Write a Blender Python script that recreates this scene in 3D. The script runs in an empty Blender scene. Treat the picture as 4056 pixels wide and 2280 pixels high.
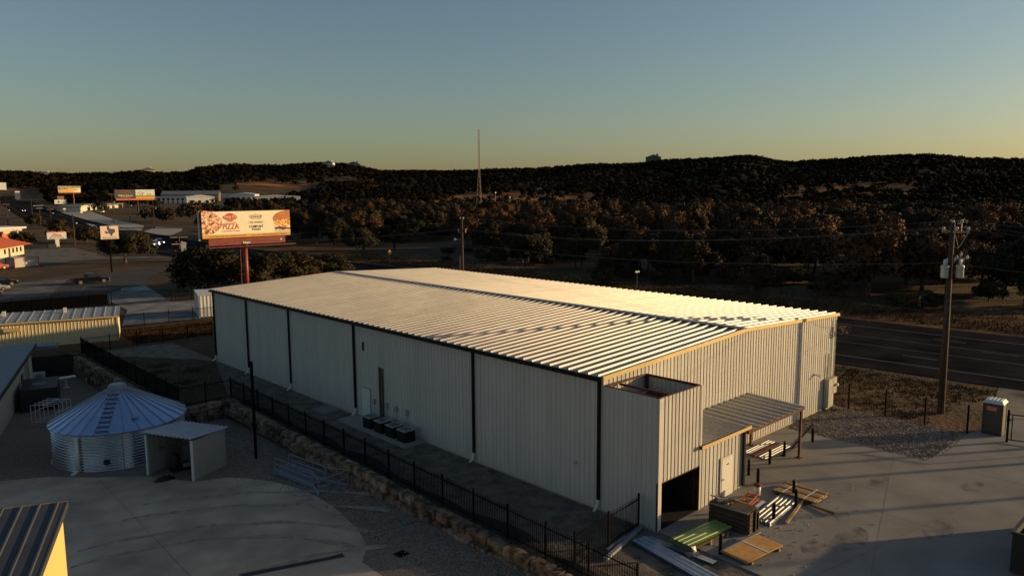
import bpy, bmesh, math, random
import numpy as np
from mathutils import Vector, Matrix, noise
random.seed(7); RNG = np.random.default_rng(7)
SC = bpy.context.scene
COL = SC.collection
rad = math.radians

# ------------------------------------------------------------------ camera
cam_d = bpy.data.cameras.new('camera'); cam = bpy.data.objects.new('camera', cam_d); COL.objects.link(cam)
yaw, pitch, roll = rad(43.4309), rad(-7.3304), rad(-0.3806)
fw = Vector((math.sin(yaw)*math.cos(pitch), math.cos(yaw)*math.cos(pitch), math.sin(pitch)))
rt = Vector((math.cos(yaw), -math.sin(yaw), 0)); up = rt.cross(fw)
r2 = rt*math.cos(roll)+up*math.sin(roll); u2 = up*math.cos(roll)-rt*math.sin(roll)
M = Matrix((r2, u2, -fw)).transposed().to_4x4(); M.translation = Vector((-25.705, -21.223, 14.643))
cam.matrix_world = M
cam_d.sensor_fit = 'HORIZONTAL'; cam_d.sensor_width = 36; cam_d.lens = 36*2972.5/4056
cam_d.clip_start = 0.1; cam_d.clip_end = 9000
SC.camera = cam
# ------------------------------------------------------------------ light
SUN_EL, SUN_AZ = 9.5, -33.7                       # azimuth measured from +x
sd = Vector((math.cos(rad(SUN_AZ))*math.cos(rad(SUN_EL)), math.sin(rad(SUN_AZ))*math.cos(rad(SUN_EL)), math.sin(rad(SUN_EL))))
sun_d = bpy.data.lights.new('sun', 'SUN'); sun = bpy.data.objects.new('sun', sun_d); COL.objects.link(sun)
sun_d.energy = 4.6; sun_d.angle = rad(0.7); sun_d.color = (1.0, 0.67, 0.32)
sun.rotation_euler = sd.to_track_quat('Z', 'Y').to_euler(); sun.location = (80, -60, 60)
W = bpy.data.worlds.new('World'); SC.world = W; W.use_nodes = True
nt = W.node_tree; nt.nodes.clear()
wo = nt.nodes.new('ShaderNodeOutputWorld'); bg = nt.nodes.new('ShaderNodeBackground'); sk = nt.nodes.new('ShaderNodeTexSky')
sk.sky_type = 'NISHITA'; sk.sun_disc = False; sk.sun_elevation = rad(SUN_EL); sk.sun_rotation = math.atan2(sd.x, sd.y)
sk.altitude = 250; sk.air_density = 1.15; sk.dust_density = 1.4; sk.ozone_density = 2.0
bg.inputs[1].default_value = 0.078
nt.links.new(sk.outputs[0], bg.inputs[0]); nt.links.new(bg.outputs[0], wo.inputs[0])
vs = SC.view_settings; SC.display_settings.display_device = 'sRGB'
vs.view_transform = 'Standard'; vs.look = 'None'; vs.gamma = 1; vs.use_curve_mapping = False
vs.exposure = 0.4

# ------------------------------------------------------------------ materials
MATS = {}
def mat(name, col, rough=0.7, metal=0.0, var=0.12, scale=2.0, bump=0.0, col2=None, bscale=None, detail=6, spec=0.5, thr=None, island=0, rndobj=0, streak=0, bent=0):
    m = bpy.data.materials.new(name); m.use_nodes = True; n = m.node_tree; b = n.nodes['Principled BSDF']
    b.inputs['Roughness'].default_value = rough; b.inputs['Metallic'].default_value = metal
    b.inputs['Specular IOR Level'].default_value = spec
    geo = n.nodes.new('ShaderNodeNewGeometry')
    nz = n.nodes.new('ShaderNodeTexNoise'); nz.inputs['Scale'].default_value = scale; nz.inputs['Detail'].default_value = detail
    n.links.new(geo.outputs['Position'], nz.inputs['Vector'])
    if streak:
        mp = n.nodes.new('ShaderNodeMapping'); mp.inputs['Scale'].default_value = (2.2, 2.2, .12); n.links.new(geo.outputs['Position'], mp.inputs[0]); n.links.new(mp.outputs[0], nz.inputs['Vector'])
    rp = n.nodes.new('ShaderNodeValToRGB')
    c1 = [max(0, c*(1-var)) for c in col]; c2 = [min(1, c*(1+var)) for c in (col2 or col)]
    lo, hi = thr or (0.3, 0.7)
    rp.color_ramp.elements[0].position = lo; rp.color_ramp.elements[1].position = hi
    rp.color_ramp.elements[0].color = (*c1, 1); rp.color_ramp.elements[1].color = (*c2, 1)
    n.links.new(nz.outputs['Fac'], rp.inputs[0]); out = rp.outputs[0]
    if island or rndobj:
        hsv = n.nodes.new('ShaderNodeHueSaturation'); n.links.new(out, hsv.inputs['Color'])
        src = geo.outputs['Random Per Island']
        if rndobj:
            oi = n.nodes.new('ShaderNodeObjectInfo'); src = oi.outputs['Random']
        mr = n.nodes.new('ShaderNodeMapRange'); k = island or rndobj
        mr.inputs[3].default_value = 1-k; mr.inputs[4].default_value = 1+k
        n.links.new(src, mr.inputs[0]); n.links.new(mr.outputs[0], hsv.inputs['Value']); out = hsv.outputs[0]
    n.links.new(out, b.inputs['Base Color'])
    if bump:
        bz = n.nodes.new('ShaderNodeTexNoise'); bz.inputs['Scale'].default_value = bscale or scale*4; bz.inputs['Detail'].default_value = 8
        n.links.new(geo.outputs['Position'], bz.inputs['Vector'])
        bp = n.nodes.new('ShaderNodeBump'); bp.inputs['Strength'].default_value = 1.0; bp.inputs['Distance'].default_value = bump
        n.links.new(bz.outputs['Fac'], bp.inputs['Height']); n.links.new(bp.outputs[0], b.inputs['Normal'])
    if bent:
        at = n.nodes.new('ShaderNodeAttribute'); at.attribute_name = 'bent'; vt = n.nodes.new('ShaderNodeVectorTransform'); vt.vector_type = 'NORMAL'; vt.convert_from = 'OBJECT'; vt.convert_to = 'WORLD'
        n.links.new(at.outputs['Vector'], vt.inputs[0]); mxn = n.nodes.new('ShaderNodeMix'); mxn.data_type = 'VECTOR'; mxn.inputs[0].default_value = bent
        n.links.new(geo.outputs['Normal'], mxn.inputs[4]); n.links.new(vt.outputs[0], mxn.inputs[5])
        nn = n.nodes.new('ShaderNodeVectorMath'); nn.operation = 'NORMALIZE'; n.links.new(mxn.outputs[1], nn.inputs[0]); n.links.new(nn.outputs[0], b.inputs['Normal'])
    MATS[name] = m; return m
def emit(name, col, s):
    m = bpy.data.materials.new(name); m.use_nodes = True; b = m.node_tree.nodes['Principled BSDF']
    b.inputs['Base Color'].default_value = (*col, 1); b.inputs['Emission Color'].default_value = (*col, 1); b.inputs['Emission Strength'].default_value = s
    MATS[name] = m; return m
mat('wall_metal', (.49, .475, .435), .45, 0, .06, 1.2, rndobj=.035, streak=1)
mat('roof_metal', (.31, .30, .285), .46, .35, .09, .9, bump=.003, bscale=2.5, rndobj=.06)
mat('trim_metal', (.66, .50, .24), .36, .3, .04, 2)  # gold of the sunlit reflection put into the base colour
mat('trim_black', (.008, .008, .0085), .5, 0, .1, 2, spec=.2)
mat('pvc', (.62, .62, .60), .4, 0, .04, 3)
mat('door_paint', (.62, .60, .55), .4, 0, .03, 2)
mat('rust_steel', (.060, .022, .013), .7, 0, .3, 3, col2=(.105, .036, .019), spec=.2)
mat('dark_inside', (.03, .028, .025), .8, 0, .2, 2)
mat('brown_panel', (.05, .026, .013), .6, 0, .25, 2)
mat('grey_box', (.33, .32, .28), .5, 0, .05, 3)
mat('glass_dark', (.015, .018, .02), .08, 0, .05, 3)
mat('concrete', (.200, .194, .182), .88, 0, .12, .4, bump=.006, bscale=11, col2=(.222, .215, .202), spec=.1, detail=10)
mat('concrete_yard', (.42, .31, .225), .9, 0, .22, .45, bump=.006, bscale=11, col2=(.48, .36, .262), spec=.1, detail=10)
mat('slab', (.28, .255, .22), .85, 0, .1, .8, bump=.003, bscale=15)
mat('joint', (.10, .095, .09), .9, 0, .2, 3)
mat('gravel', (.17, .125, .092), .95, 0, .45, 26, bump=.03, bscale=14, col2=(.26, .205, .16), detail=5, thr=(.40, .62), spec=.1)
mat('gravel_light', (.115, .108, .10), .95, 0, .6, 13, bump=.05, bscale=12, col2=(.30, .275, .245), detail=6, thr=(.40, .62), spec=.1)
mat('pad_soil', (.075, .062, .047), .95, 0, .35, 1.2, bump=.03, bscale=7, col2=(.13, .11, .085), detail=10)
mat('fabric_black', (.010, .010, .010), .9, 0, .3, 2, bump=.02, bscale=3)
mat('asphalt', (.015, .015, .017), .9, 0, .25, .25, bump=.004, bscale=25, col2=(.023, .023, .025), spec=0)
mat('asphalt_lot', (.045, .043, .042), .9, 0, .25, .4, bump=.004, bscale=20, spec=.2)
mat('lot_gravel', (.10, .094, .087), .95, 0, .35, .5, bump=.02, bscale=8, col2=(.145, .137, .125), detail=10, spec=.1)
mat('paint_white', (.12, .12, .117), .6, 0, .2, 3)
mat('paint_yellow', (.09, .055, .02), .6, 0, .2, 3)
mat('stone', (.105, .073, .045), .95, 0, .45, 2.2, bump=.03, bscale=8, col2=(.225, .163, .105), detail=12, rndobj=.38, spec=.15, thr=(.36, .66))
mat('iron', (.004, .004, .0045), .8, 0, .2, 3, spec=.05)
mat('wood_pole', (.045, .029, .018), .85, 0, .3, 3, bump=.01, bscale=12)
mat('wood', (.33, .21, .10), .75, 0, .25, 3, bump=.004, bscale=15, rndobj=.2)
mat('wood_dark', (.052, .034, .020), .85, 0, .3, 3, bump=.006, bscale=12, rndobj=.2)
mat('plywood', (.50, .27, .075), .7, 0, .16, 4)
mat('galv', (.33, .34, .35), .36, .85, .14, 2, bump=.002, bscale=10)
mat('sheet_metal', (.25, .26, .27), .5, .4, .15, 3)
mat('tank_wall', (.55, .56, .58), .24, 1.0, .16, 1.2, bump=.002, bscale=10)
mat('galv_roof', (.42, .54, .76), .34, .9, .07, 1.6, bump=.002, bscale=8)
mat('galv_dull', (.27, .29, .33), .5, .5, .12, 3)
mat('steel_blue', (.30, .38, .50), .38, .7, .12, 2)
mat('green_metal', (.20, .30, .10), .38, .1, .08, 2)
mat('porcelain', (.55, .55, .53), .25, 0, .03, 3)
mat('transformer', (.46, .47, .46), .4, .2, .05, 4)
mat('cable', (.10, .10, .10), .5, .3, .05, 3)
mat('bucket_white', (.55, .53, .48), .5, 0, .05, 4)
mat('red', (.42, .03, .02), .5, 0, .1, 4)
mat('maroon', (.20, .028, .018), .55, 0, .18, 2)
mat('orange', (.50, .10, .02), .5, 0, .1, 3)
mat('ladder_orange', (.42, .09, .03), .45, 0, .1, 3)
mat('porta_dark', (.045, .043, .04), .55, 0, .1, 3)
mat('porta_white', (.50, .52, .54), .5, 0, .05, 3)
mat('tar_black', (.012, .012, .012), .6, 0, .2, 2)
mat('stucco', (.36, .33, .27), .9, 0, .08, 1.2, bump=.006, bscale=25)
mat('roof_grey', (.12, .14, .165), .55, .1, .14, 1.0)
mat('storage_wall', (.60, .50, .30), .45, 0, .05, 1)
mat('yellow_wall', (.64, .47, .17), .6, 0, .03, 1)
mat('slate_roof', (.055, .06, .07), .45, .2, .12, 1.2)
mat('white_wall', (.55, .56, .56), .6, 0, .06, .6)
mat('cream_wall', (.58, .52, .38), .7, 0, .06, .6)
mat('orange_roof', (.48, .10, .025), .6, 0, .2, 1.2)
mat('sign_cream', (.74, .68, .52), .5, 0, .02, 1)
mat('sign_white', (.62, .58, .55), .5, 0, .03, 1)
mat('sign_pink', (.66, .52, .42), .5, 0, .03, 1)
mat('sign_orange', (.62, .30, .03), .5, 0, .03, 1)
mat('sign_yellow', (.72, .30, .02), .5, 0, .03, 1)
mat('sign_green', (.05, .22, .09), .5, 0, .05, 1)
mat('sign_navy', (.05, .055, .11), .5, 0, .05, 1)
mat('sign_dark', (.03, .03, .032), .5, 0, .05, 1)
mat('sign_red', (.46, .05, .025), .5, 0, .05, 1)
mat('sign_brown', (.16, .12, .08), .5, 0, .05, 1)
mat('sign_sky', (.45, .55, .58), .5, 0, .05, .3)
mat('sign_grass', (.16, .24, .06), .5, 0, .2, 1)
mat('pizza', (.42, .10, .035), .5, 0, .25, 2.6, col2=(.74, .50, .34), detail=9, thr=(.40, .60))
mat('basil', (.05, .10, .02), .5, 0, .25, 4)
mat('bun', (.42, .14, .035), .45, 0, .16, 1.5)
mat('shred', (.55, .17, .04), .5, 0, .45, 4, col2=(.72, .40, .12), detail=9, thr=(.42, .58))
mat('patty', (.06, .025, .015), .6, 0, .4, 4)
mat('onion', (.55, .46, .36), .5, 0, .35, 3, detail=8)
mat('cheese', (.66, .36, .05), .5, 0, .15, 3)
mat('car_white', (.50, .52, .54), .25, .1, .02, 1, spec=.6)
mat('car_tan', (.40, .37, .33), .25, .2, .02, 1)
mat('car_black', (.004, .004, .0045), .3, 0, .05, 1, spec=.25)
mat('car_silver', (.40, .43, .48), .25, .5, .03, 1)
mat('car_red', (.35, .05, .02), .25, .1, .03, 1)
mat('rubber', (.012, .012, .012), .85, 0, .1, 3)
mat('rim', (.35, .36, .37), .3, .7, .05, 3)
mat('bark', (.075, .055, .040), .95, 0, .3, 3, bump=.02, bscale=10)
mat('leaf_oak', (.017, .017, .007), .9, 0, .3, .35, col2=(.034, .028, .011), island=.3, spec=.2, bent=.72)
mat('leaf_olive', (.027, .022, .008), .9, 0, .3, .3, col2=(.056, .038, .014), island=.3, spec=.2, bent=.72)
mat('leaf_brown', (.060, .029, .012), .9, 0, .3, .3, col2=(.125, .056, .023), island=.3, spec=.2, bent=.72)
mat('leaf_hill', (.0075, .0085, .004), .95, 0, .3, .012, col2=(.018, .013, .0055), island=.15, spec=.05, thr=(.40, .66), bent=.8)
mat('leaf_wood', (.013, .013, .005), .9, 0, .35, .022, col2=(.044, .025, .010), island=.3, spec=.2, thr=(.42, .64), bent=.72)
mat('grass_dry', (.045, .029, .012), .95, 0, .3, .3, col2=(.080, .048, .019), island=.4, spec=.1)
emit('headlight', (1, .95, .85), 6.0); emit('taillight', (.9, .05, .03), .8)
mat('lamp_glass', (.65, .65, .62), .15, 0, .02, 2)

def ground_mat():
    m = bpy.data.materials.new('ground'); m.use_nodes = True; n = m.node_tree; b = n.nodes['Principled BSDF']
    b.inputs['Roughness'].default_value = .95; b.inputs['Specular IOR Level'].default_value = .15
    g = n.nodes.new('ShaderNodeNewGeometry')
    def nz(s, d=8):
        t = n.nodes.new('ShaderNodeTexNoise'); t.inputs['Scale'].default_value = s; t.inputs['Detail'].default_value = d
        n.links.new(g.outputs['Position'], t.inputs['Vector']); return t.outputs['Fac']
    def ramp(f, a, bb, lo, hi):
        r = n.nodes.new('ShaderNodeValToRGB'); r.color_ramp.elements[0].position = lo; r.color_ramp.elements[1].position = hi
        r.color_ramp.elements[0].color = (*a, 1); r.color_ramp.elements[1].color = (*bb, 1); n.links.new(f, r.inputs[0]); return r.outputs[0]
    fine = ramp(nz(1.6, 12), (.034, .026, .014), (.080, .056, .028), .35, .68)
    dirt = ramp(nz(2.5, 12), (.085, .046, .022), (.15, .086, .043), .35, .68)
    mx = n.nodes.new('ShaderNodeMixRGB'); n.links.new(ramp(nz(.06, 5), (0, 0, 0), (1, 1, 1), .47, .62), mx.inputs[0])
    n.links.new(fine, mx.inputs[1]); n.links.new(dirt, mx.inputs[2]); n.links.new(mx.outputs[0], b.inputs['Base Color'])
    bp = n.nodes.new('ShaderNodeBump'); bp.inputs['Distance'].default_value = .12; n.links.new(nz(3.0, 10), bp.inputs['Height']); n.links.new(bp.outputs[0], b.inputs['Normal'])
    MATS['ground'] = m
ground_mat()

# ------------------------------------------------------------------ helpers
def tag(o, label=None, cat=None, group=None, kind=None):
    if label: o['label'] = label
    if cat: o['category'] = cat
    if group: o['group'] = group
    if kind: o['kind'] = kind
    return o
def link(name, mesh, parent=None, loc=None, rz=0):
    o = bpy.data.objects.new(name, mesh); COL.objects.link(o)
    if parent: o.parent = parent
    if loc: o.location = loc
    if rz: o.rotation_euler = (0, 0, rz)
    return o
def thing(name, label, cat, loc=(0, 0, 0), rz=0, group=None):
    o = bpy.data.objects.new(name, None); COL.objects.link(o); o.location = loc; o.rotation_euler = (0, 0, rz)
    o.empty_display_size = .3
    return tag(o, label, cat, group)
class MB:
    def __init__(s): s.v = []; s.f = []
    def add(s, vs, fs):
        k = len(s.v); s.v += [tuple(v) for v in vs]; s.f += [tuple(i+k for i in f) for f in fs]; return s
    def box(s, x0, y0, z0, x1, y1, z1):
        return s.add([(x0,y0,z0),(x1,y0,z0),(x1,y1,z0),(x0,y1,z0),(x0,y0,z1),(x1,y0,z1),(x1,y1,z1),(x0,y1,z1)],
              [(0,3,2,1),(4,5,6,7),(0,1,5,4),(1,2,6,5),(2,3,7,6),(3,0,4,7)])
    def bar(s, a, b, w, h=None):
        a = Vector(a); b = Vector(b); d = (b-a).normalized(); h = h or w
        ref = Vector((0, 0, 1)) if abs(d.z) < .95 else Vector((1, 0, 0))
        x = d.cross(ref).normalized(); y = x.cross(d)
        vs = [p+x*i*w/2+y*j*h/2 for p in (a, b) for i, j in ((-1,-1),(1,-1),(1,1),(-1,1))]
        return s.add(vs, [(0,1,2,3),(7,6,5,4),(0,4,5,1),(1,5,6,2),(2,6,7,3),(3,7,4,0)])
    def cyl(s, a, b, r0, r1=None, n=10, caps=True):
        a = Vector(a); b = Vector(b); r1 = r0 if r1 is None else r1; d = (b-a).normalized()
        ref = Vector((0, 0, 1)) if abs(d.z) < .95 else Vector((1, 0, 0))
        x = d.cross(ref).normalized(); y = x.cross(d)
        vs = [p+(x*math.cos(t)+y*math.sin(t))*r for p, r in ((a, r0), (b, r1)) for t in [i*2*math.pi/n for i in range(n)]]
        fs = [(i, i+n, (i+1) % n+n, (i+1) % n) for i in range(n)]
        if caps: fs += [tuple(range(n)), tuple(range(2*n-1, n-1, -1))]
        return s.add(vs, fs)
    def tube(s, pts, r, n=6):
        for a, b in zip(pts[:-1], pts[1:]): s.cyl(a, b, r, r, n, False)
        return s
    def prism(s, poly, axis, a, b):
        n = len(poly)
        def mk(p, t): return {'x': (t, p[0], p[1]), 'y': (p[0], t, p[1]), 'z': (p[0], p[1], t)}[axis]
        vs = [mk(p, a) for p in poly]+[mk(p, b) for p in poly]
        return s.add(vs, [tuple(range(n)), tuple(range(2*n-1, n-1, -1))]+[(i, i+n, (i+1) % n+n, (i+1) % n) for i in range(n)])
    def lathe(s, prof, n=24, c=(0, 0)):
        vs = [(c[0]+r*math.cos(i*2*math.pi/n), c[1]+r*math.sin(i*2*math.pi/n), z) for r, z in prof for i in range(n)]
        fs = [(k*n+i, k*n+(i+1) % n, (k+1)*n+(i+1) % n, (k+1)*n+i) for k in range(len(prof)-1) for i in range(n)]
        return s.add(vs, fs)
    def mesh(s, name, m, smooth=False):
        me = bpy.data.meshes.new(name); me.from_pydata(s.v, [], s.f)
        if m: me.materials.append(MATS[m])
        bm = bmesh.new(); bm.from_mesh(me); bmesh.ops.recalc_face_normals(bm, faces=bm.faces); bm.to_mesh(me); bm.free()
        if smooth: me.polygons.foreach_set('use_smooth', [True]*len(me.polygons))
        return me
    def build(s, name, m, parent=None, loc=None, rz=0, smooth=False):
        return link(name, s.mesh(name, m, smooth), parent, loc, rz)
def np_mesh(name, V, F, m, smooth=False, bent=None):
    me = bpy.data.meshes.new(name); V = np.asarray(V, np.float32); F = np.asarray(F, np.int32); k = F.shape[1]
    me.vertices.add(len(V)); me.vertices.foreach_set('co', V.ravel())
    me.loops.add(F.size); me.loops.foreach_set('vertex_index', F.ravel())
    me.polygons.add(len(F)); me.polygons.foreach_set('loop_start', np.arange(0, F.size, k, dtype=np.int32))
    me.update(calc_edges=True)
    if smooth: me.polygons.foreach_set('use_smooth', np.ones(len(F), bool))
    if bent is not None: me.attributes.new('bent', 'FLOAT_VECTOR', 'POINT').data.foreach_set('vector', np.asarray(bent, np.float32).ravel())
    me.materials.append(MATS[m]); return me
def profile_sheet(prof, length, U, V, N, o=(0, 0, 0), top=None):
    """corrugated sheet: prof = [(u, d)], extruded by length along V; top(u) may change the length"""
    U, V, N, o = Vector(U), Vector(V), Vector(N), Vector(o); mb = MB(); n = len(prof)
    vs = [o+U*u+N*d for u, d in prof]+[o+U*u+N*d+V*(top(u) if top else length) for u, d in prof]
    return mb.add(vs, [(i, i+1, i+1+n, i+n) for i in range(n-1)])
def rprofile(w, nr, h=.032, base=.075, topw=.03):
    p = [(0, 0)]; s = w/nr
    for i in range(nr):
        c = (i+.5)*s; p += [(c-base/2, 0), (c-topw/2, h), (c+topw/2, h), (c+base/2, 0)]
        if nr <= 4 and i < nr-1:                       # small stiffening swages between the ribs
            m_ = (i+1)*s; p += [(m_-.03, 0), (m_-.02, .006), (m_+.02, .006), (m_+.03, 0)]
    return p+[(w, 0)]
def text(body, size, m, parent, loc, rot, name='lettering', align='CENTER', sx=1.0, bold=0.0):
    c = bpy.data.curves.new('t', 'FONT'); c.body = body; c.size = size; c.align_x = align; c.align_y = 'CENTER'; c.offset = bold; c.resolution_u = 2
    t = bpy.data.objects.new('t', c); COL.objects.link(t)
    me = bpy.data.meshes.new_from_object(t.evaluated_get(bpy.context.evaluated_depsgraph_get()) if False else t)
    bpy.data.objects.remove(t); me.materials.clear(); me.materials.append(MATS[m])
    o = link(name, me, parent, loc); o.rotation_euler = rot; o.scale = (sx, 1, 1); return o
def copy_tree(o, loc=None, rz=None, parent=None, scale=None, label=None):
    c = o.copy(); COL.objects.link(c)
    if parent: c.parent = parent
    if loc is not None: c.location = loc
    if rz is not None: c.rotation_euler = (0, 0, rz)
    if scale is not None: c.scale = scale
    if label: c['label'] = label
    for ch in list(o.children): copy_tree(ch, parent=c)
    return c

# ------------------------------------------------------------------ terrain
SKYL = [(-60,40),(7.3,42.9),(8.5,43.2),(10.7,41.8),(12.9,40.3),(15.3,41.9),(16.5,45.8),(17.3,44.6),(19.4,41.6),(20.4,49.4),(23.0,54.3),(25.8,53.2),(26.9,54.6),(28.7,60.1),(30.1,61.6),(31.6,58.9),(33.0,49.9),(34.5,47.8),(37.6,47.6),(40.6,45.9),(43.7,49.6),(46.8,54.7),(49.8,59.6),(52.8,58.8),(54.0,60.5),(57.2,62.7),(60.1,67.0),(61.5,67.6),(62.9,58.4),(64.2,56.5),(66.9,61.6),(69.4,62.1),(73.0,60.5),(75.4,52.4),(78.1,47.2),(79.6,46.2),(140,42)]
SA = np.array([a for a, _ in SKYL]); SH = np.array([h for _, h in SKYL])
def sst(t): t = np.clip(t, 0, 1); return t*t*(3-2*t)
def zyard(y): return -0.65-0.0225*np.clip(y-5, -20, 52)
def xfence(y): return -5.09+0.029*np.minimum(y, 31)
HWY = np.array([(-400,92),(-250,76),(-100,63),(0,54.2),(60,52),(112,51.8),(215,55.5),(289,59),(341,62),(475,76),(600,93),(730,111),(830,128),(1000,158)], float)
def hwx(y):
    # smooth spline through the control points
    y = np.asarray(y, float); i = np.clip(np.searchsorted(HWY[:, 0], y)-1, 0, len(HWY)-2)
    y0, y1 = HWY[i, 0], HWY[i+1, 0]; t = (y-y0)/(y1-y0)
    sl = np.gradient(HWY[:, 1], HWY[:, 0]); h = y1-y0
    return (2*t**3-3*t**2+1)*HWY[i, 1]+(t**3-2*t**2+t)*h*sl[i]+(-2*t**3+3*t**2)*HWY[i+1, 1]+(t**3-t**2)*h*sl[i+1]
def zfar(x, y):
    base = -1+0.016*np.maximum(0, y-230)*np.clip(1-(y-1000)/2000, .4, 1)
    az = np.degrees(np.arctan2(x, y)); r = np.hypot(x, y)
    hs = np.interp(az, SA, SH); up_ = sst((r-600)/760.)**1.15*np.where(r > 1360, np.clip(1-(r-1360)/2500, .35, 1), 1)
    rough = np.sin(x*.013+1.3)*np.cos(y*.011)*3.5+np.sin(x*.031)*np.sin(y*.027+.6)*1.6
    hz = hs*up_+rough*sst((r-500)/400)*np.clip(up_*3, .15, 1)
    return np.where(r > 600, np.maximum(base, hz)*sst((r-600)/200)+base*(1-sst((r-600)/200)), base)
def zg(x, y):
    x = np.asarray(x, float); y = np.asarray(y, float)
    t = sst(np.maximum((x-29)/10, (y-72)/25)); z = t*zfar(x, y)
    yard = ((y < 31.3) & (x < xfence(y)-.25)) | ((y >= 31.3) & (y < 56.2) & (x < -8.1))
    yard &= (x > -60) & (y > -60)
    return np.where(yard, zyard(y), z)
def axis(lo, fa, fb, hi, step, g=1.09, mx=26):
    a = list(np.arange(fa, fb+1e-6, step)); s = step; v = fb
    while v < hi: s = min(s*g, mx); v += s; a.append(v)
    s = step; v = fa; pre = []
    while v > lo: s = min(s*g, mx); v -= s; pre.append(v)
    return np.array(pre[::-1]+a)
gx = axis(-600, -16, 44, 3400, .45); gy = axis(-500, -10, 62, 3400, .45)
X, Y = np.meshgrid(gx, gy); Zz = zg(X, Y)
V = np.stack([X, Y, Zz], -1).reshape(-1, 3); nx, ny = len(gx), len(gy)
I = (np.arange(ny-1)[:, None]*nx+np.arange(nx-1)[None]).ravel()
tag(link('ground', np_mesh('ground', V, np.stack([I, I+1, I+1+nx, I+nx], 1), 'ground', True)), kind='structure')

def drape(name, poly, m, dz=.02, step=None, parent=None, kind='structure', thick=None, zf=None):
    bm = bmesh.new(); vs = [bm.verts.new((p[0], p[1], 0)) for p in poly]; bm.faces.new(vs)
    bmesh.ops.triangulate(bm, faces=bm.faces[:])
    if step:
        xs = [p[0] for p in poly]; ys = [p[1] for p in poly]
        for ax, lo, hi in ((0, min(xs), max(xs)), (1, min(ys), max(ys))):
            for k in range(int(lo//step)+1, int(hi//step)+1):
                co = [0, 0, 0]; no = [0, 0, 0]; co[ax] = k*step; no[ax] = 1
                bmesh.ops.bisect_plane(bm, geom=bm.verts[:]+bm.edges[:]+bm.faces[:], plane_co=co, plane_no=no)
    for v in bm.verts: v.co.z = float((zf or zg)(v.co.x, v.co.y) if not isinstance(zf, (int, float)) else zf)+dz
    if thick:
        r = bmesh.ops.extrude_face_region(bm, geom=bm.faces[:])
        for e in r['geom']:
            if isinstance(e, bmesh.types.BMVert): e.co.z -= thick
    bmesh.ops.recalc_face_normals(bm, faces=bm.faces)
    me = bpy.data.meshes.new(name); bm.to_mesh(me); bm.free(); me.materials.append(MATS[m])
    for p in me.polygons:
        if p.normal.z < 0 and not thick: p.flip()
    o = link(name, me, parent)
    if kind and not parent: tag(o, kind=kind)
    return o
zy = lambda x, y: float(zyard(y))
# lower yard: gravel, rounded concrete apron
yl = [(-45, -30), (xfence(-30)-.3, -30), (xfence(31)-.3, 31.2), (-8.2, 31.2), (-8.2, 56), (-45, 56)]
drape('yard_gravel', yl, 'gravel', .012, 8, zf=zy)
drape('yard_concrete', [(-45,-30),(-13,-30),(-10.6,-8),(-10.1,.5),(-10.03,3.02),(-9.97,4.59),(-9.74,4.84),(-9.2,5.5),(-8.91,6.01),(-8.43,7.25),(-8.03,9.24),(-7.77,10.93),(-7.71,12.44),(-7.87,14.33),(-8.2,15.6),(-8.61,16.71),(-9.2,17.8),(-9.81,18.58),(-11.3,19.25),(-13.16,22.47),(-14.89,24.0),(-16.85,26.18),(-18.9,27.51),(-26,33),(-45,36)], 'concrete_yard', .03, 8, zf=zy)
yc = bpy.data.objects['yard_concrete']
for a, b in [((-14.9, 24), (-16.2, -8)), ((-10.0, 6.2), (-30, 12.0)), ((-8.0, 12.2), (-30, 24))]:
    d = (Vector((*b, 0))-Vector((*a, 0))).normalized(); n = Vector((-d.y, d.x, 0))*.008
    mb = MB(); k = 20
    vs = []
    for i in range(k+1):
        p = Vector((*a, 0)).lerp(Vector((*b, 0)), i/k); 
        for s in (-1, 1): q = p+n*s; vs.append((q.x, q.y, float(zyard(q.y))+.036))
    mb.add(vs, [(2*i, 2*i+1, 2*i+3, 2*i+2) for i in range(k)]); mb.build('control_joint', 'joint', yc)
mat('tyre_rubber', (.36, .268, .195), .9, 0, .3, 2.5, spec=.05, detail=10)
for cx_, cy_, r_, a0, a1 in [(-19,3,11.5,.35,1.5),(-19,3,10.0,.3,1.55),(-21,1,16.5,.45,1.25),(-21,1,18.2,.5,1.2),(-14,-2,9,.9,2.0)]:
    vs = []; n = 26
    for i in range(n+1):
        a = a0+(a1-a0)*i/n
        for dr in (-.16-.08*math.sin(i*.7),.14+.09*math.sin(i*.9)): x_, y_ = cx_+(r_+dr)*math.cos(a), cy_+(r_+dr)*math.sin(a); vs.append((x_, y_, float(zyard(y_))+.035))
    MB().add(vs, [(2*i, 2*i+1, 2*i+3, 2*i+2) for i in range(n)]).build('tyre_mark', 'tyre_rubber', yc)
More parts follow.
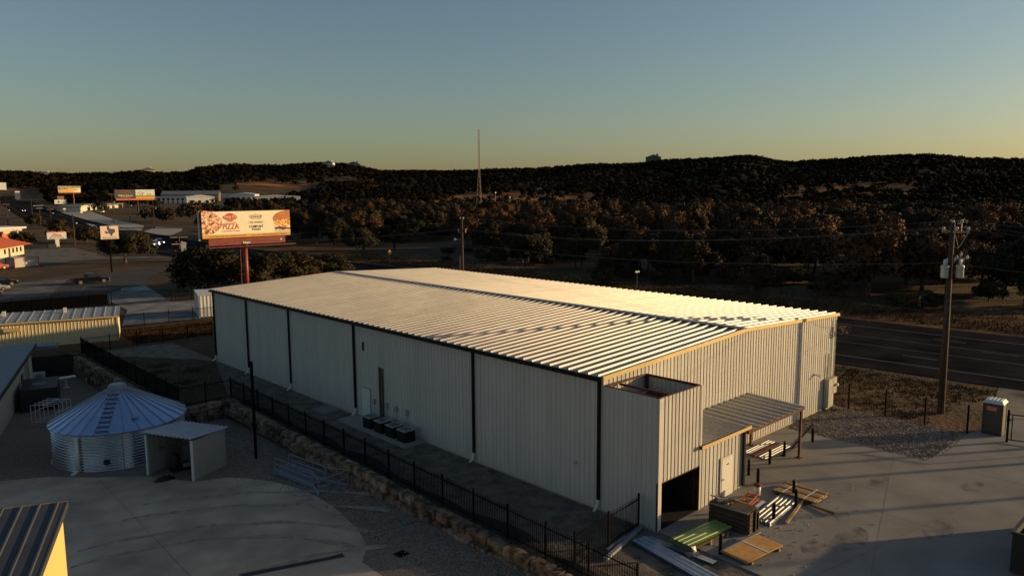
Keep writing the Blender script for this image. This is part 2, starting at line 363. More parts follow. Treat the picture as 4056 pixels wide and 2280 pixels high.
# pad beside the building and the front apron
drape('pad_soil', [(xfence(-20)-.1, -20), (0, -20), (0, 44.2), (0, 55), (-7.9, 55.6), (-7.9, 31.1), (xfence(31)-.1, 31.1), (xfence(0)-.1, 0)], 'pad_soil', .012, None)
drape('concrete_apron', [(.02,-3.12),(0,-3.3),(-.22,-7.2),(-1.2,-22),(60,-26),(40,-15),(33,-13.2),(29.2,-9.6),(24.1,-8.34),(20.37,-8.49),(18.9,-8.48),(18.4,-8.36),(18.0,-8.06),(17.75,-7.4),(17.61,-6.53),(17.55,-4.15),(17.41,-1.8),(17.4,0.02),(3.3,.02),(3.2,-3.05)], 'concrete', .05, 3, thick=.18)
ap = bpy.data.objects['concrete_apron']
for a, b in [((17.6,-6.5),(2,-11.2)),((9.4,-.5),(8.2,-20)),((24,-8.5),(14,-20)),((1,-9.5),(24,-13.6)),((17.5,-2),(17,-20))]:
    d = (Vector((*b, 0))-Vector((*a, 0))).normalized(); n = Vector((-d.y, d.x, 0))*.007
    MB().add([(a[0]+n.x,a[1]+n.y,.056),(a[0]-n.x,a[1]-n.y,.056),(b[0]-n.x,b[1]-n.y,.056),(b[0]+n.x,b[1]+n.y,.056)], [(0,1,2,3)]).build('control_joint', 'joint', ap)
mat('stain', (.175, .169, .158), .9, 0, .4, 1.5, spec=.05, detail=10)
for cx_, cy_, rx, ry, sd_ in [(5.2,-9.2,1.5,.55,1),(3.6,-8.4,.9,.4,2),(9.0,-11.5,1.3,.5,3),(12.5,-7.6,1.1,.35,4),(7.2,-8.0,.5,.3,5),(15.2,-11,.9,.4,6)]:
    ps = [(cx_+rx*math.cos(a)*(1+.35*noise.noise((math.cos(a)*1.6,math.sin(a)*1.6,sd_*3.1))), cy_+ry*math.sin(a)*(1+.35*noise.noise((math.cos(a)*1.6,math.sin(a)*1.6,sd_*5.7))), .054) for a in np.linspace(0,2*math.pi,28)[:-1]]
    MB().add(ps, [tuple(range(len(ps)))]).build('stain', 'stain', ap)
drape('gravel_bed', [(17.41,0),(17.41,-1.8),(17.55,-4.15),(17.61,-6.53),(17.75,-7.4),(18.0,-8.06),(18.4,-8.36),(18.9,-8.48),(20.37,-8.49),(24.1,-8.34),(24.05,-5.98),(24.1,-3.6),(24.2,-1.2),(24.4,0)], 'gravel_light', .03, None)
drape('driveway', [(29.2,-9.4),(33.5,-7.2),(42.2,-5.6),(43.5,-22),(36,-20),(29.2,-13)], 'lot_gravel', .02, 2)
# highway with markings
ys = np.concatenate([np.arange(-300, 100, 12.), np.arange(100, 900, 10.)])
def hstrip(name, off0, off1, m, dz, y0=-300, y1=890, parent=None, step=10.):
    yy = np.arange(y0, y1+.01, step); cx = hwx(yy); nn = np.gradient(cx, yy) if len(yy) > 1 else 0
    nrm = np.stack([np.ones_like(yy), -nn], 1); nrm /= np.linalg.norm(nrm, axis=1)[:, None]
    vs = []
    for c, y, q in zip(cx, yy, nrm):
        for off in (off0, off1):
            px, py = c+q[0]*off, y+q[1]*off; vs.append((px, py, float(zfar(c, y))+dz))
    mb = MB().add(vs, [(2*i, 2*i+1, 2*i+3, 2*i+2) for i in range(len(yy)-1)])
    return mb.build(name, m, parent)
hw = tag(hstrip('highway', -12.4, 12.4, 'asphalt', .05), kind='structure')
for off in (-8.9, 8.0): hstrip('edge_line', off-.07, off+.07, 'paint_white', .062, -280, 880, hw)
for off in (-2.3, 2.0): hstrip('centre_line', off-.06, off+.06, 'paint_yellow', .062, -280, 880, hw)
for off in (-5.2, 5.2):
    for k in range(-6, 30):
        y0 = -72+k*12.2; hstrip('lane_dash', off-.06, off+.06, 'paint_white', .062, y0, y0+3, hw, 3.)
hstrip('lane_dash', 1.2, 1.3, 'paint_yellow', .063, -4, -1, hw, 3.)
mat('verge_dry', (.055, .030, .014), .95, 0, .4, .25, col2=(.13, .070, .032), spec=.05, bump=.1, bscale=2.5, detail=12)
tag(hstrip('road_verge', 12.45, 27, 'verge_dry', .03, -200, 240), kind='structure')
# lots and lanes on the left
mat('drive_gravel', (.16, .158, .155), .95, 0, .3, .4, bump=.02, bscale=6, col2=(.24, .236, .23), detail=10, spec=.1)
drape('concrete_lot', [(-30,108),(-5.3,111.6),(-.7,113),(1.7,112.8),(5.4,123.5),(9.5,135.4),(7.6,136.9),(4.6,136.5),(2.3,136),(-1,138.5),(-30,142)], 'lot_gravel', .03, 8)
drape('parking_lane', [(1.75,112.8),(5.45,123.5),(9.55,135.4),(11.3,136.7),(15.8,141.5),(19.2,143.5),(25.7,145.4),(32.6,148.6),(38.5,153.8),(40.3,151),(33.5,141.8),(30.8,140.8),(27.9,138.5),(24.8,134.6),(20.4,126.2),(18.4,121.2),(16.6,115.5),(12.3,113.8),(7.4,109.6)], 'asphalt_lot', .035, 8)
pk = bpy.data.objects['parking_lane']
MB().add([(6.5,114.7,-.955),(6.6,114.66,-.955),(9.7,123.56,-.955),(9.6,123.6,-.955)], [(0,1,2,3)]).build('parking_stripe', 'paint_white', pk)
drape('gate_drive', [(7.2,107.1),(11.6,111.2),(12.3,113.7),(16.6,115.4),(15.8,110.8),(14.5,102.6),(12.3,90),(15.6,87.9),(14,76),(8.7,66.9),(-.5,68.9),(4.5,84),(5.8,91.8)], 'drive_gravel', .035, 4)
drape('roadside_lot', [(16,206.2),(21.1,232.6),(27.2,232.3),(32.5,227.6),(31.1,206.8),(29.9,190.8),(29.5,185.2),(37,178),(40.8,172),(23.1,179.2),(12.4,172.8),(-25,165),(-25,230)], 'lot_gravel', .03, 12)
drape('side_street', [(63,320),(72.5,296),(85,331.8),(92.3,403.5),(112,520),(104,545),(89.1,498.9),(76,400)], 'slab', .06, 12)
drape('kerb_apron', [(68,282),(72,262),(84,285),(92,305),(86,320)], 'slab', .05, 10)

# ------------------------------------------------------------------ main metal building
L, WD, H, RISE, TW, TD, TH = 44.09, 24.5, 6.32, .551, 3.24, 3.10, 5.91
B = thing('metal_building', 'large light stone metal warehouse with ribbed roof and corner tower', 'building')
npan = 48; pw = L/npan
me = profile_sheet(rprofile(pw, 3), H, (0,1,0), (0,0,1), (-1,0,0)).mesh('wall_panel', 'wall_metal')
for i in range(npan): link('wall_panel', me, B, (0, i*pw, 0))
ng = 27; gw = WD/ng
def gz(x): return H+RISE*(1-abs(x-WD/2)/(WD/2))-.02
for i in range(ng):
    x0 = i*gw; profile_sheet(rprofile(gw, 3), 0, (1,0,0), (0,0,1), (0,-1,0), (0,0,0), top=lambda u: gz(x0+u)).build('wall_panel', 'wall_metal', B, (x0, 0, 0))
for i in range(48): pass
mb = MB().add([(WD,0,0),(WD,L,0),(WD,L,H),(WD,0,H)], [(0,1,2,3)]); mb.build('side_wall', 'wall_metal', B)
MB().add([(0,L,0),(WD,L,0),(WD,L,H),(WD/2,L,H+RISE-.02),(0,L,H)], [(0,1,2,3,4)]).build('end_wall', 'wall_metal', B)
# roof: standing seam panels
nr = 73; rw = (L+.22)/nr
prof = [(0,0),(rw/2-.066,0),(rw/2-.026,.088),(rw/2+.026,.088),(rw/2+.066,0),(rw,0)]
sv = Vector((WD/2+.14, 0, RISE)); sl = sv.length; nl = Vector((-RISE,0,WD/2+.14)).normalized()
mL = profile_sheet(prof, sl, (0,1,0), sv.normalized(), nl)
mL.add([(0,rw/2-.066,0),(0,rw/2-.026,.088),(0,rw/2+.026,.088),(0,rw/2+.066,0)], [(0,1,2,3)])
mL = mL.mesh('roof_panel', 'roof_metal')
sv2 = Vector((-(WD/2+.14), 0, RISE)); nr2 = Vector((RISE,0,WD/2+.14)).normalized()
mR = profile_sheet(prof, sl, (0,1,0), sv2.normalized(), nr2).mesh('roof_panel', 'roof_metal')
for i in range(nr):
    y = -.12+i*rw
    link('roof_panel', mL, B, (-.14, y, H)); link('roof_panel', mR, B, (WD+.14, y, H))
cz = H+RISE
MB().prism([(WD/2-.3,cz+.086),(WD/2,cz+.118),(WD/2+.3,cz+.086),(WD/2+.3,cz+.076),(WD/2,cz+.106),(WD/2-.3,cz+.076)], 'y', -.13, L+.1).build('ridge_cap', 'roof_metal', B)
for s in (-1, 1):
    mb = MB()
    for i in range(nr+1):
        y = -.12+i*rw-rw/2+.06; a = max(y, -.12); b = min(y+rw-.12, L+.1)
        if b > a: mb.box(WD/2+s*.27-.008, a, cz-.02, WD/2+s*.27+.008, b, cz+.078)
    tag(mb.build('ridge_closure', 'roof_grey', B), kind='stuff')
def sl_box(x0, x1, y0, y1, z0, z1):
    mb = MB(); za, zb = gz(x0)+.02, gz(x1)+.02
    return mb.add([(x0,y0,za+z0),(x1,y0,zb+z0),(x1,y1,zb+z0),(x0,y1,za+z0),(x0,y0,za+z1),(x1,y0,zb+z1),(x1,y1,zb+z1),(x0,y1,za+z1)],
              [(0,3,2,1),(4,5,6,7),(0,1,5,4),(1,2,6,5),(2,3,7,6),(3,0,4,7)])
for a, b in ((-.15, WD/2), (WD/2, WD+.15)):
    sl_box(a, b, -.155, -.125, -.13, .06).build('rake_trim', 'trim_metal', B)
    sl_box(a, b, -.125, -.04, .045, .062).build('rake_flashing', 'trim_metal', B)
    sl_box(a, b, L+.1, L+.13, -.13, .06).build('rake_trim', 'trim_metal', B)
g = MB(); g.box(-.30,-.15,H-.17,-.285,L+.1,H-.02); g.box(-.30,-.15,H-.185,-.14,L+.1,H-.17); g.box(-.155,-.15,H-.17,-.142,L+.1,H-.03); g.box(-.30,-.165,H-.185,-.14,-.15,H-.02)
g.build('gutter', 'trim_black', B)
MB().box(WD+.14,-.15,H-.18,WD+.3,L+.1,H-.02).build('gutter', 'trim_black', B)
for y in (.14, 8.95, 20.95, 29.94, 37.18, 43.8):
    MB().box(-.15, y-.065, .42, -.036, y+.065, H-.16).build('downspout', 'trim_black', B)
    e = MB(); e.cyl((-.10,y,.30),(-.10,y,.52),.085,.085,10); e.tube([(-.10,y,.34),(-.16,y,.24),(-.34,y,.08),(-.44,y,.05)],.07,10); e.build('pipe_boot', 'pvc', B, smooth=True)
for x, y in ((0,0),(WD,0)):
    mb = MB(); s = 1 if x == 0 else -1
    mb.box(min(x,x+s*.12),-.042,0 if x else TH,max(x,x+s*.12),-.033,H-.1); mb.build('corner_trim', 'wall_metal', B)
MB().box(-.045,-.02,0,-.034,L,.09).build('base_trim', 'trim_metal', B); MB().box(13.2,-.045,0,WD,-.034,.09).build('base_trim', 'trim_metal', B)
MB().box(-.12,-TD-.05,-.14,-.046,L+.05,.03).build('slab_edge', 'slab', B); MB().box(13.2,-.14,-.2,WD+.1,-.046,.02).build('slab_edge', 'slab', B)
# side door and duct covers
dr = MB().box(-.075,19.24,.02,-.045,20.2,2.06).build('side_door', 'door_paint', B)
MB().box(-.06,19.17,.0,-.036,19.235,2.13).box(-.06,20.205,0,-.036,20.27,2.13).box(-.06,19.236,2.065,-.036,20.204,2.13).build('door_frame', 'grey_box', B)
MB().bar((-.13,19.36,1.0),(-.13,19.50,1.0),.03).bar((-.13,19.36,1.0),(-.07,19.36,1.0),.03).build('door_handle', 'galv_dull', dr)
mat('duct_brown', (.085, .068, .055), .6, 0, .1, 2)
for y in (18.02, 17.72): MB().box(-.13,y-.055,.1,-.036,y+.055,3.75-(18-y)*.15).build('duct_cover', 'duct_brown', B)
MB().box(-.09,19.82,4.55,-.036,19.94,5.1).build('wall_vent', 'trim_black', B)
lf = MB().box(-.1,1.55,1.9,-.036,1.75,2.0); lf.cyl((-.1,1.6,1.95),(-.3,1.5,1.92),.05,.06,8); lf.build('wall_camera', 'porcelain', B)
lf = MB().box(21.4,-.1,2.6,21.55,-.036,2.75); lf.cyl((21.47,-.1,2.68),(21.5,-.42,2.58),.055,.065,8); lf.build('wall_camera', 'porcelain', B)
# corner tower (open top, steel frame)
T = MB().mesh  # noqa
nt_ = 4; tp = TD/nt_
me = profile_sheet(rprofile(tp, 3), TH, (0,1,0), (0,0,1), (-1,0,0)).mesh('tower_panel', 'wall_metal')
for i in range(nt_): link('tower_panel', me, B, (.001, -TD+i*tp, 0))
me = profile_sheet(rprofile(tp, 3), TH, (0,1,0), (0,0,1), (1,0,0)).mesh('tower_panel', 'wall_metal')
for i in range(nt_): link('tower_panel', me, B, (TW, -TD+i*tp, 0))
fp = TW/4
me = profile_sheet(rprofile(fp, 3), TH-2.16, (1,0,0), (0,0,1), (0,-1,0)).mesh('tower_panel', 'wall_metal')
for i in range(4): link('tower_panel', me, B, (i*fp, -TD, 2.16))
MB().box(-.045,-TD-.045,.02,.20,-TD-.034,TH).build('corner_trim', 'wall_metal', B)
MB().box(3.15,-TD-.045,.02,TW+.04,-TD-.034,TH).build('corner_trim', 'wall_metal', B)
MB().box(.0,-TD+.005,.02,.18,-TD+.12,2.16).box(3.16,-TD+.005,.02,TW-.004,-TD+.12,2.16).box(.181,-TD+.005,2.10,3.159,-TD+.12,2.158).build('opening_frame', 'rust_steel', B)
for a, b in [((.06,-TD+.06,TH-.02),(.06,-.06,TH-.02)),((TW-.06,-TD+.06,TH-.02),(TW-.06,-.06,TH-.02)),((.06,-TD+.06,TH-.02),(TW-.06,-TD+.06,TH-.02)),((.06,-.09,TH-.02),(TW-.06,-.09,TH-.02)),((1.1,-.09,TH-.1),(1.1,-TD+.06,TH-.1))]:
    MB().bar(a, b, .07, .10).build('roof_beam', 'rust_steel', B)
MB().bar((1.15,-1.2,TH-.4),(2.9,-1.0,TH-.4),.03).build('brace_rod', 'galv_dull', B)
for x, y in ((.1,-.12),(TW-.1,-.12),(.1,-TD+.2),(TW-.1,-TD+.2)): MB().box(x-.06,y-.06,.06,x+.06,y+.06,TH-.1).build('tower_post', 'rust_steel', B)
MB().box(.10,-TD+.14,.06,.14,-.1,2.85).build('shade_lining', 'brown_panel', B); MB().box(.15,-.20,.06,TW-.1,-.14,2.85).build('shade_lining', 'tar_black', B); MB().box(TW-.14,-TD+.14,.06,TW-.1,-.21,2.85).build('shade_lining', 'tar_black', B); MB().box(.1,-TD-.02,.052,TW-.1,-.1,.058).build('shade_floor', 'tar_black', B); MB().box(.14,-1.5,.06,.2,-.5,2.2).build('inner_door', 'brown_panel', B); MB().box(1.9,-1.3,4.57,2.8,-.6,5.2).build('fan_housing', 'tar_black', B)  # linings and floor coloured dark to stand in for shade inside the opening
MB().box(.12,-TD+.1,4.5,TW-.12,-.05,4.56).build('tower_deck', 'tar_black', B)  # black deck placed to make the open tower top read as shade
# lean-to
nl_ = 4; lw = (7.15-TW)/nl_
me = profile_sheet(rprofile(lw, 3), 3.12, (1,0,0), (0,0,1), (0,-1,0)).mesh('leanto_panel', 'wall_metal')
for i in range(nl_): link('leanto_panel', me, B, (TW+i*lw, -TD+.002, 0))
me = profile_sheet(rprofile(TD/4, 3), 3.12, (0,1,0), (0,0,1), (1,0,0)).mesh('leanto_panel', 'wall_metal')
for i in range(4): link('leanto_panel', me, B, (7.15, -TD+i*TD/4, 0))
v = Vector((0, 3.15, .12)); nn_ = Vector((0,-.12,3.15)).normalized(); rp_ = rprofile(.78, 3, .035, .09, .035)
me = profile_sheet(rp_, v.length, (1,0,0), v.normalized(), nn_).mesh('leanto_roof_panel', 'roof_metal')
for i in range(5): link('leanto_roof_panel', me, B, (TW+.04+i*.78, -3.2, 3.13))
MB().box(TW-.22,-3.34,3.0,7.42,-3.33,3.15).box(TW-.22,-3.34,2.99,7.42,-3.19,3.0).box(7.405,-3.329,3.001,7.42,-3.2,3.15).build('leanto_gutter', 'trim_metal', B)
MB().box(TW-.235,-3.345,2.985,TW-.221,-3.19,3.155).build('gutter_end', 'trim_black', B)
MB().box(6.93,-3.26,.15,7.08,-3.14,2.98).build('leanto_downspout', 'trim_black', B)
MB().box(7.1,-3.16,.02,7.21,-3.136,3.1).build('corner_trim', 'trim_metal', B)
d2 = MB().box(5.02,-3.19,.06,5.98,-3.15,1.97).build('entry_door', 'door_paint', B)
MB().box(4.93,-3.175,.05,5.01,-3.136,2.04).box(5.99,-3.175,.05,6.07,-3.136,2.04).box(5.011,-3.175,1.975,5.989,-3.136,2.04).build('door_frame', 'wall_metal', B)
MB().box(5.4,-3.198,1.62,5.62,-3.191,1.68).build('door_sign', 'sign_dark', d2); MB().cyl((5.12,-3.19,.98),(5.12,-3.26,.98),.035,.035,8).build('door_knob', 'galv_dull', d2)
# canopy
v = Vector((0, 3.34, .12)); nn_ = Vector((0,-.12,3.34)).normalized()
me = profile_sheet([(0,0),(.24,0),(.275,.07),(.325,.07),(.36,0),(.6,0)], v.length, (1,0,0), v.normalized(), nn_).mesh('canopy_panel', 'roof_metal')
for i in range(10): link('canopy_panel', me, B, (7.2+i*.6, -3.36, 2.93))
MB().box(7.2,-3.30,2.74,13.18,-3.14,2.915).build('canopy_beam', 'rust_steel', B); MB().box(7.22,-.2,2.8,13.1,-.06,2.98).build('canopy_beam', 'rust_steel', B)
for x in (9.2, 11.2): MB().box(x-.05,-3.13,2.79,x+.05,-.21,2.9).build('canopy_joist', 'rust_steel', B)
for y in (-3.2, -.29): MB().box(12.92,y-.06,.05,13.04,y+.06,2.735).box(12.82,y-.14,.052,13.14,y+.14,.07).build('canopy_post', 'rust_steel', B)

# things on and around the building ---------------------------------------------
drape('equipment_slab', [(-1.6,13.27),(-.05,13.27),(-.05,20.8),(-1.6,20.8)], 'slab', .12, None, thick=.12, kind=None)
tag(bpy.data.objects['equipment_slab'], 'pale concrete slab under the four air conditioners', 'slab')
drape('concrete_pad', [(-1.55,22.6),(-.1,22.6),(-.1,24.3),(-1.55,24.3)], 'concrete', .06, None, thick=.06, kind=None)
tag(bpy.data.objects['concrete_pad'], 'small bare concrete pad against the long wall', 'slab')
def ac_unit(label):
    t = thing('air_conditioner', label, 'air conditioner', (-.95, 0, .121), group='condensers beside the long wall')
    mb = MB(); n = 10
    mb.box(-.38,-.38,.03,.38,.38,.70); mb.build('casing', 'tar_black', t)
    for s in (-1, 1):
        for k in range(9):
            z = .1+k*.066
            mb = MB().box(-.39,-.36,z,-.382,.36,z+.028) if s < 0 else MB().box(-.36,-.39,z,.36,-.382,z+.028); mb.build('louver', 'trim_black', t)
    MB().box(-.41,-.41,.70,.41,-.29,.76).box(-.41,.29,.70,.41,.41,.76).box(-.41,-.29,.70,-.29,.29,.76).box(.29,-.29,.70,.41,.29,.76).build('top_rim', 'grey_box', t)
    mb = MB()
    for r in (.08,.14,.2,.26): mb.lathe([(r-.006,.755),(r+.006,.755),(r+.006,.775),(r-.006,.775),(r-.006,.755)], 16)
    tag(mb.build('fan_grille', 'galv_dull', t), kind='stuff')
    for k in range(4):
        a = k*math.pi/2; MB().add([(.03*math.cos(a+1.5),.03*math.sin(a+1.5),.71),(.26*math.cos(a),.26*math.sin(a),.715),(.26*math.cos(a+.7),.26*math.sin(a+.7),.735),(.03*math.cos(a-1.5),.03*math.sin(a-1.5),.72)], [(0,1,2,3)]).build('fan_blade', 'galv_dull', t)
    MB().box(-.4,-.4,0,.4,.4,.03).build('base_pan', 'grey_box', t)
    return t
ac0 = ac_unit('black condenser on the slab, nearest the side door'); ac0.location.y = 17.75
for y, lb in ((16.5,'black condenser on the slab, second from the side door'),(15.25,'black condenser on the slab, third from the side door'),(14.05,'black condenser at the slab end farthest from the side door')):
    copy_tree(ac0, loc=(-.95, y, .121), label=lb)
def disc(label, y):
    t = thing('disconnect_box', label, 'electrical box', (-.04, y, 1.25), group='disconnect boxes above the condensers')
    MB().box(-.13,-.1,0,0,.1,.34).build('box', 'grey_box', t); MB().cyl((-.06,0,.0),(-.06,0,-.8),.014,.014,6).build('conduit', 'galv_dull', t); MB().box(-.145,.02,.1,-.131,.06,.25).build('handle', 'red', t)
for y, lb in ((18.69,'grey switch box on the wall right beside the side door'),(17.3,'grey switch box on the wall just past the brown ducts'),(16.3,'grey switch box on the wall, third from the side door'),(15.17,'grey switch box on the wall farthest from the side door')): disc(lb, y)
t = thing('electrical_cabinet', 'tall beige electrical cabinet with conduits at the far gable corner', 'electrical box', (22.95, -.04, 0))
MB().box(0,-.34,.2,.62,0,2.08).build('cabinet', 'grey_box', t); MB().box(-.01,-.36,2.08,.63,0,2.11).build('rain_cap', 'grey_box', t)
for k in range(3): MB().cyl((.12+k*.17,-.1,2.1),(.12+k*.17,-.1,2.9+.9*k),.025,.025,8).build('conduit', 'galv', t)
MB().box(.02,-.2,0,.6,-.02,.2).build('wireway', 'galv_dull', t)
t = thing('meter_box', 'beige meter box with round glass meter at the far gable corner', 'electrical box', (23.72, -.04, 0))
MB().box(0,-.3,1.02,.56,0,2.1).build('box', 'grey_box', t); MB().cyl((.4,-.3,1.6),(.4,-.46,1.6),.10,.10,14).build('meter', 'lamp_glass', t)
MB().cyl((.12,-.12,0),(.12,-.12,1.02),.03,.03,8).build('conduit', 'galv', t); MB().cyl((.42,-.12,2.1),(.42,-.12,6.0),.03,.03,8).build('service_mast', 'galv', t)
t = thing('service_drop', 'tangle of dark service cables at the far gable corner', 'cable', (24.2,-.15,5.3))
for k in range(7):
    pts = []
    for i in range(15):
        a = i/14*2*math.pi*1.3+k; pts.append((.15+.07*k+.28*math.cos(a)+.03*k*i/14, -.2-.05*k+.1*math.sin(a*1.7), .28*math.sin(a)-.12*k/7))
    MB().tube(pts, .014, 5).build('cable', 'cable' if k % 2 else 'rust_steel', t)
t = thing('rubble_pile', 'small red brick rubble heap at the foot of the cabinet', 'rubble', (23.1,-.75,.03))
for k in range(6):
    a = k*1.05; MB().bar((.16*math.cos(a),.12*math.sin(a),.05+.04*(k % 2)),(.16*math.cos(a)+.18*math.cos(a*2),.12*math.sin(a)+.18*math.sin(a*2),.06+.03*(k % 3)),.1,.07).build('brick', 'rust_steel', t)

# bollards
b0 = None
for (x, y), lb in zip([(.14,-6.09),(4.53,-6.1),(6.65,-6.09),(7.7,-5.47),(7.84,-3.54),(8.7,-2.56),(10.93,-2.55),(12.63,-2.52),(16.05,-2.53)],
    ['black pipe bollard beside the plywood stack and green panels','black pipe bollard standing at the near end of the silver sheets','black pipe bollard at the far end of the silver sheets beside the lumber','black pipe bollard against the bundled boards','black pipe bollard behind the white bucket','black pipe bollard next to the lean-to corner downspout','black pipe bollard under the canopy, middle of its row','black pipe bollard under the canopy beside the outer post','black pipe bollard at the corner of the gravel bed']):
    if b0 is None:
        b0 = thing('bollard', lb, 'bollard', (x,y,.05), group='pipe bollards on the apron')
        MB().lathe([(.0001,.0),(.075,0),(.075,.78)], 14).build('post', 'trim_black', b0, smooth=True)
        MB().lathe([(.075,.78),(.072,.82),(.05,.855),(.0001,.87)], 14).build('cap', 'trim_black', b0, smooth=True)
    else: copy_tree(b0, loc=(x,y,.05), label=lb)

# building materials on the apron --------------------------------------------------
Z0 = .05
t = thing('panel_stack', 'stack of green ribbed metal sheets on timber blocks', 'metal sheets', (.62,-4.87,Z0), rz=-.10)
rp_ = rprofile(.95, 4, .03, .09, .04)
for k in range(5):
    profile_sheet(rp_, 2.85, (0,1,0), (1,0,0), (0,0,1), (-1.42+.02*k,-.48+.01*(k % 2),.24+.02*k)).build('sheet', 'green_metal', t)
for x in (-1.1,0,1.1): MB().box(x-.05,-.55,0,x+.05,.5,.23).build('block', 'wood', t)
for y in (-.5,.42): MB().box(-1.25,y-.04,.13,1.3,y+.04,.235).build('runner', 'wood_dark', t)
mb = MB(); n = 9
for i in range(n):
    for j in range(5): mb.v.append((-1.35+.06*j+.03*noise.noise((i*.7,j*.9,2)), -.55+.07*i-.25+.05*noise.noise((i,j*.6,5)), .34-.05*j*abs(math.sin(i))-.05*(i < 3)*(3-i)))
mb.f = [(i*5+j,i*5+j+1,(i+1)*5+j+1,(i+1)*5+j) for i in range(n-1) for j in range(4)]
mb.build('plastic_wrap', 'sign_white', t)
t = thing('timber_crate', 'dark timber crate lying with scrap on top', 'crate', (2.72,-5.15,Z0), rz=.06)
for k in range(5): MB().box(-.42,-.92,.06+k*.19,-.39,.95,.06+k*.19+.16).build('slat', 'wood_dark', t)
for k in range(5): MB().box(.40,-.92,.06+k*.19,.43,.95,.06+k*.19+.16).build('slat', 'wood_dark', t)
for k in range(5): MB().box(-.388,-.95,.06+k*.19,.398,-.921,.06+k*.19+.16).build('slat', 'wood_dark', t)
for k in range(6): MB().box(-.42,-.9+k*.31,1.0,.43,-.62+k*.31,1.03).build('top_board', 'wood_dark', t)
for x in (-.35,.35):
    for y in (-.87,.87): MB().box(x-.04,y-.04,0,x+.04,y+.04,1.0).build('post', 'wood', t)
MB().box(-.385,-.915,.05,.385,.94,.95).build('contents', 'tar_black', t)
MB().bar((-.46,-.9,1.0),(-.46,.9,.98),.05).build('edge_strip', 'galv_dull', t)
fr = MB(); fr.bar((.02,-1.0,.1),(.02,-1.0,.95),.07); fr.bar((.30,-1.0,.1),(.30,-1.0,.95),.07); fr.bar((.02,-1.0,.95),(.30,-1.0,.95),.07); fr.bar((.02,-1.0,.1),(.30,-1.0,.1),.07); fr.build('loop_frame', 'tar_black', t)
for k in range(14):
    x, y = random.uniform(-.3,.3), random.uniform(-.1,.85); a = random.uniform(0,6.28); l = random.uniform(.15,.45)
    MB().bar((x,y,1.06+random.uniform(0,.12)),(x+l*math.cos(a),y+l*math.sin(a),1.08+random.uniform(0,.16)),.04,.05).build('scrap', random.choice(['wood','tar_black','rust_steel','galv_dull','sign_white']), t)
t = thing('stepladder', 'orange fibreglass stepladder lying behind the crate', 'ladder', (5.1,-4.38,Z0), rz=.08)
for y in (-.27,.24): MB().bar((-.95,y,.12),(.95,y*.8,.34),.07,.045).build('rail', 'ladder_orange', t)
for k in range(7): MB().bar((-.8+k*.26,-.26,.14+k*.03),(-.8+k*.26,.23,.14+k*.03),.075,.03).build('rung', 'tar_black' if k % 2 else 'ladder_orange', t)
for y in (-.32,.29): MB().bar((-.9,y,.05),(.9,y*.8,.16),.05,.04).build('back_rail', 'ladder_orange', t)
MB().box(-.2,-.62,.02,1.0,-.4,.05).build('back_plate', 'sign_white', t)
t = thing('bucket', 'white bucket with a red lid in front of the lean-to', 'bucket', (6.55,-4.2,Z0))
MB().lathe([(.0001,0),(.15,0),(.17,.5),(.165,.5)], 18).build('pail', 'bucket_white', t, smooth=True); MB().lathe([(.17,.5),(.19,.51),(.19,.57),(.15,.60),(.0001,.61)], 18).build('lid', 'rust_steel', t, smooth=True)
MB().tube([(.17*math.cos(a),.17*math.sin(a),.45+.0*a) for a in [i*.4 for i in range(9)]], .012, 5).build('handle', 'galv', t)
t = thing('silver_sheet_stack', 'bright silver corrugated sheets lying on the apron', 'metal sheets', (5.6,-5.68,Z0), rz=.10)
for k in range(3): profile_sheet(rprofile(1.0, 5, .035, .09, .04), 3.55, (0,1,0), (1,0,0), (0,0,1), (-1.78+.06*k,-.5+.03*k,.03+.03*k)).build('sheet', 'sheet_metal', t)
t = thing('board_bundle', 'banded bundle of weathered boards at the far side of the apron', 'lumber', (8.12,-5.6,Z0), rz=0)
for j in range(7):
    for k in range(2): MB().box(-.74+j*.215,-1.08+.06*((j*3+k) % 3),.1+k*.055,-.74+j*.215+.2,1.05-.05*((j+k) % 3),.1+k*.055+.05).build('board', 'wood' if (j+k) % 3 else 'wood_dark', t)
for y in (-.85,0,.85): MB().box(-.76,y-.05,0,.78,y+.05,.095).build('sleeper', 'wood_dark', t)
for y in (-.5,.55): MB().box(-.75,y-.02,.205,.765,y+.02,.215).build('band', 'sign_white', t)
for n_, a, b, w_, m_, lb in [('plank',(4.63,-6.65),(8.05,-5.95),.12,'wood','long pale plank leaning across the apron beside the silver sheets'),('dark_beam',(7.27,-6.2),(7.03,-7.75),.14,'wood_dark','dark timber lying beyond the board bundle')]:
    tag(MB().bar((*a,Z0+.05),(*b,Z0+.09),w_,.06).build(n_, m_), lb, 'lumber')
t = thing('plywood_stack', 'golden plywood sheets with a white strap across', 'plywood', (1.24,-6.9,Z0), rz=-.12)
for k in range(4): MB().box(-1.2+.015*k,-.58-.02*k,.1+k*.02,1.2-.02*(k % 2),.6-.01*k,.1+k*.02+.018).build('sheet', 'plywood', t)
for x in (-.9,.9): MB().box(x-.05,-.66,0,x+.05,.62,.098).build('skid', 'wood', t)
MB().box(.1,-.68,.181,.2,.62,.189).build('strap', 'sign_white', t); MB().bar((-1.25,.62,.14),(1.4,.62,.20),.05,.06).build('edge_board', 'galv_dull', t)
t = thing('sheet_bundle', 'bluish ribbed sheets on bare soil outside the apron', 'metal sheets', (-1.75,-5.6,.02), rz=math.atan2(-3.2,-.6))
for k in range(3): profile_sheet(rprofile(.78, 3, .03, .09, .04), 5.0, (0,1,0), (1,0,0), (0,0,1), (-2.4-.1*k,-.4+.02*k,.06+.03*k)).build('sheet', 'steel_blue', t)
tag(MB().bar((-.76,-3.2,.06),(-.74,-6.35,.10),.32,.03).build('flashing_strip', 'steel_blue'), 'flat blue grey flashing strip lying along the apron edge', 'metal sheets')
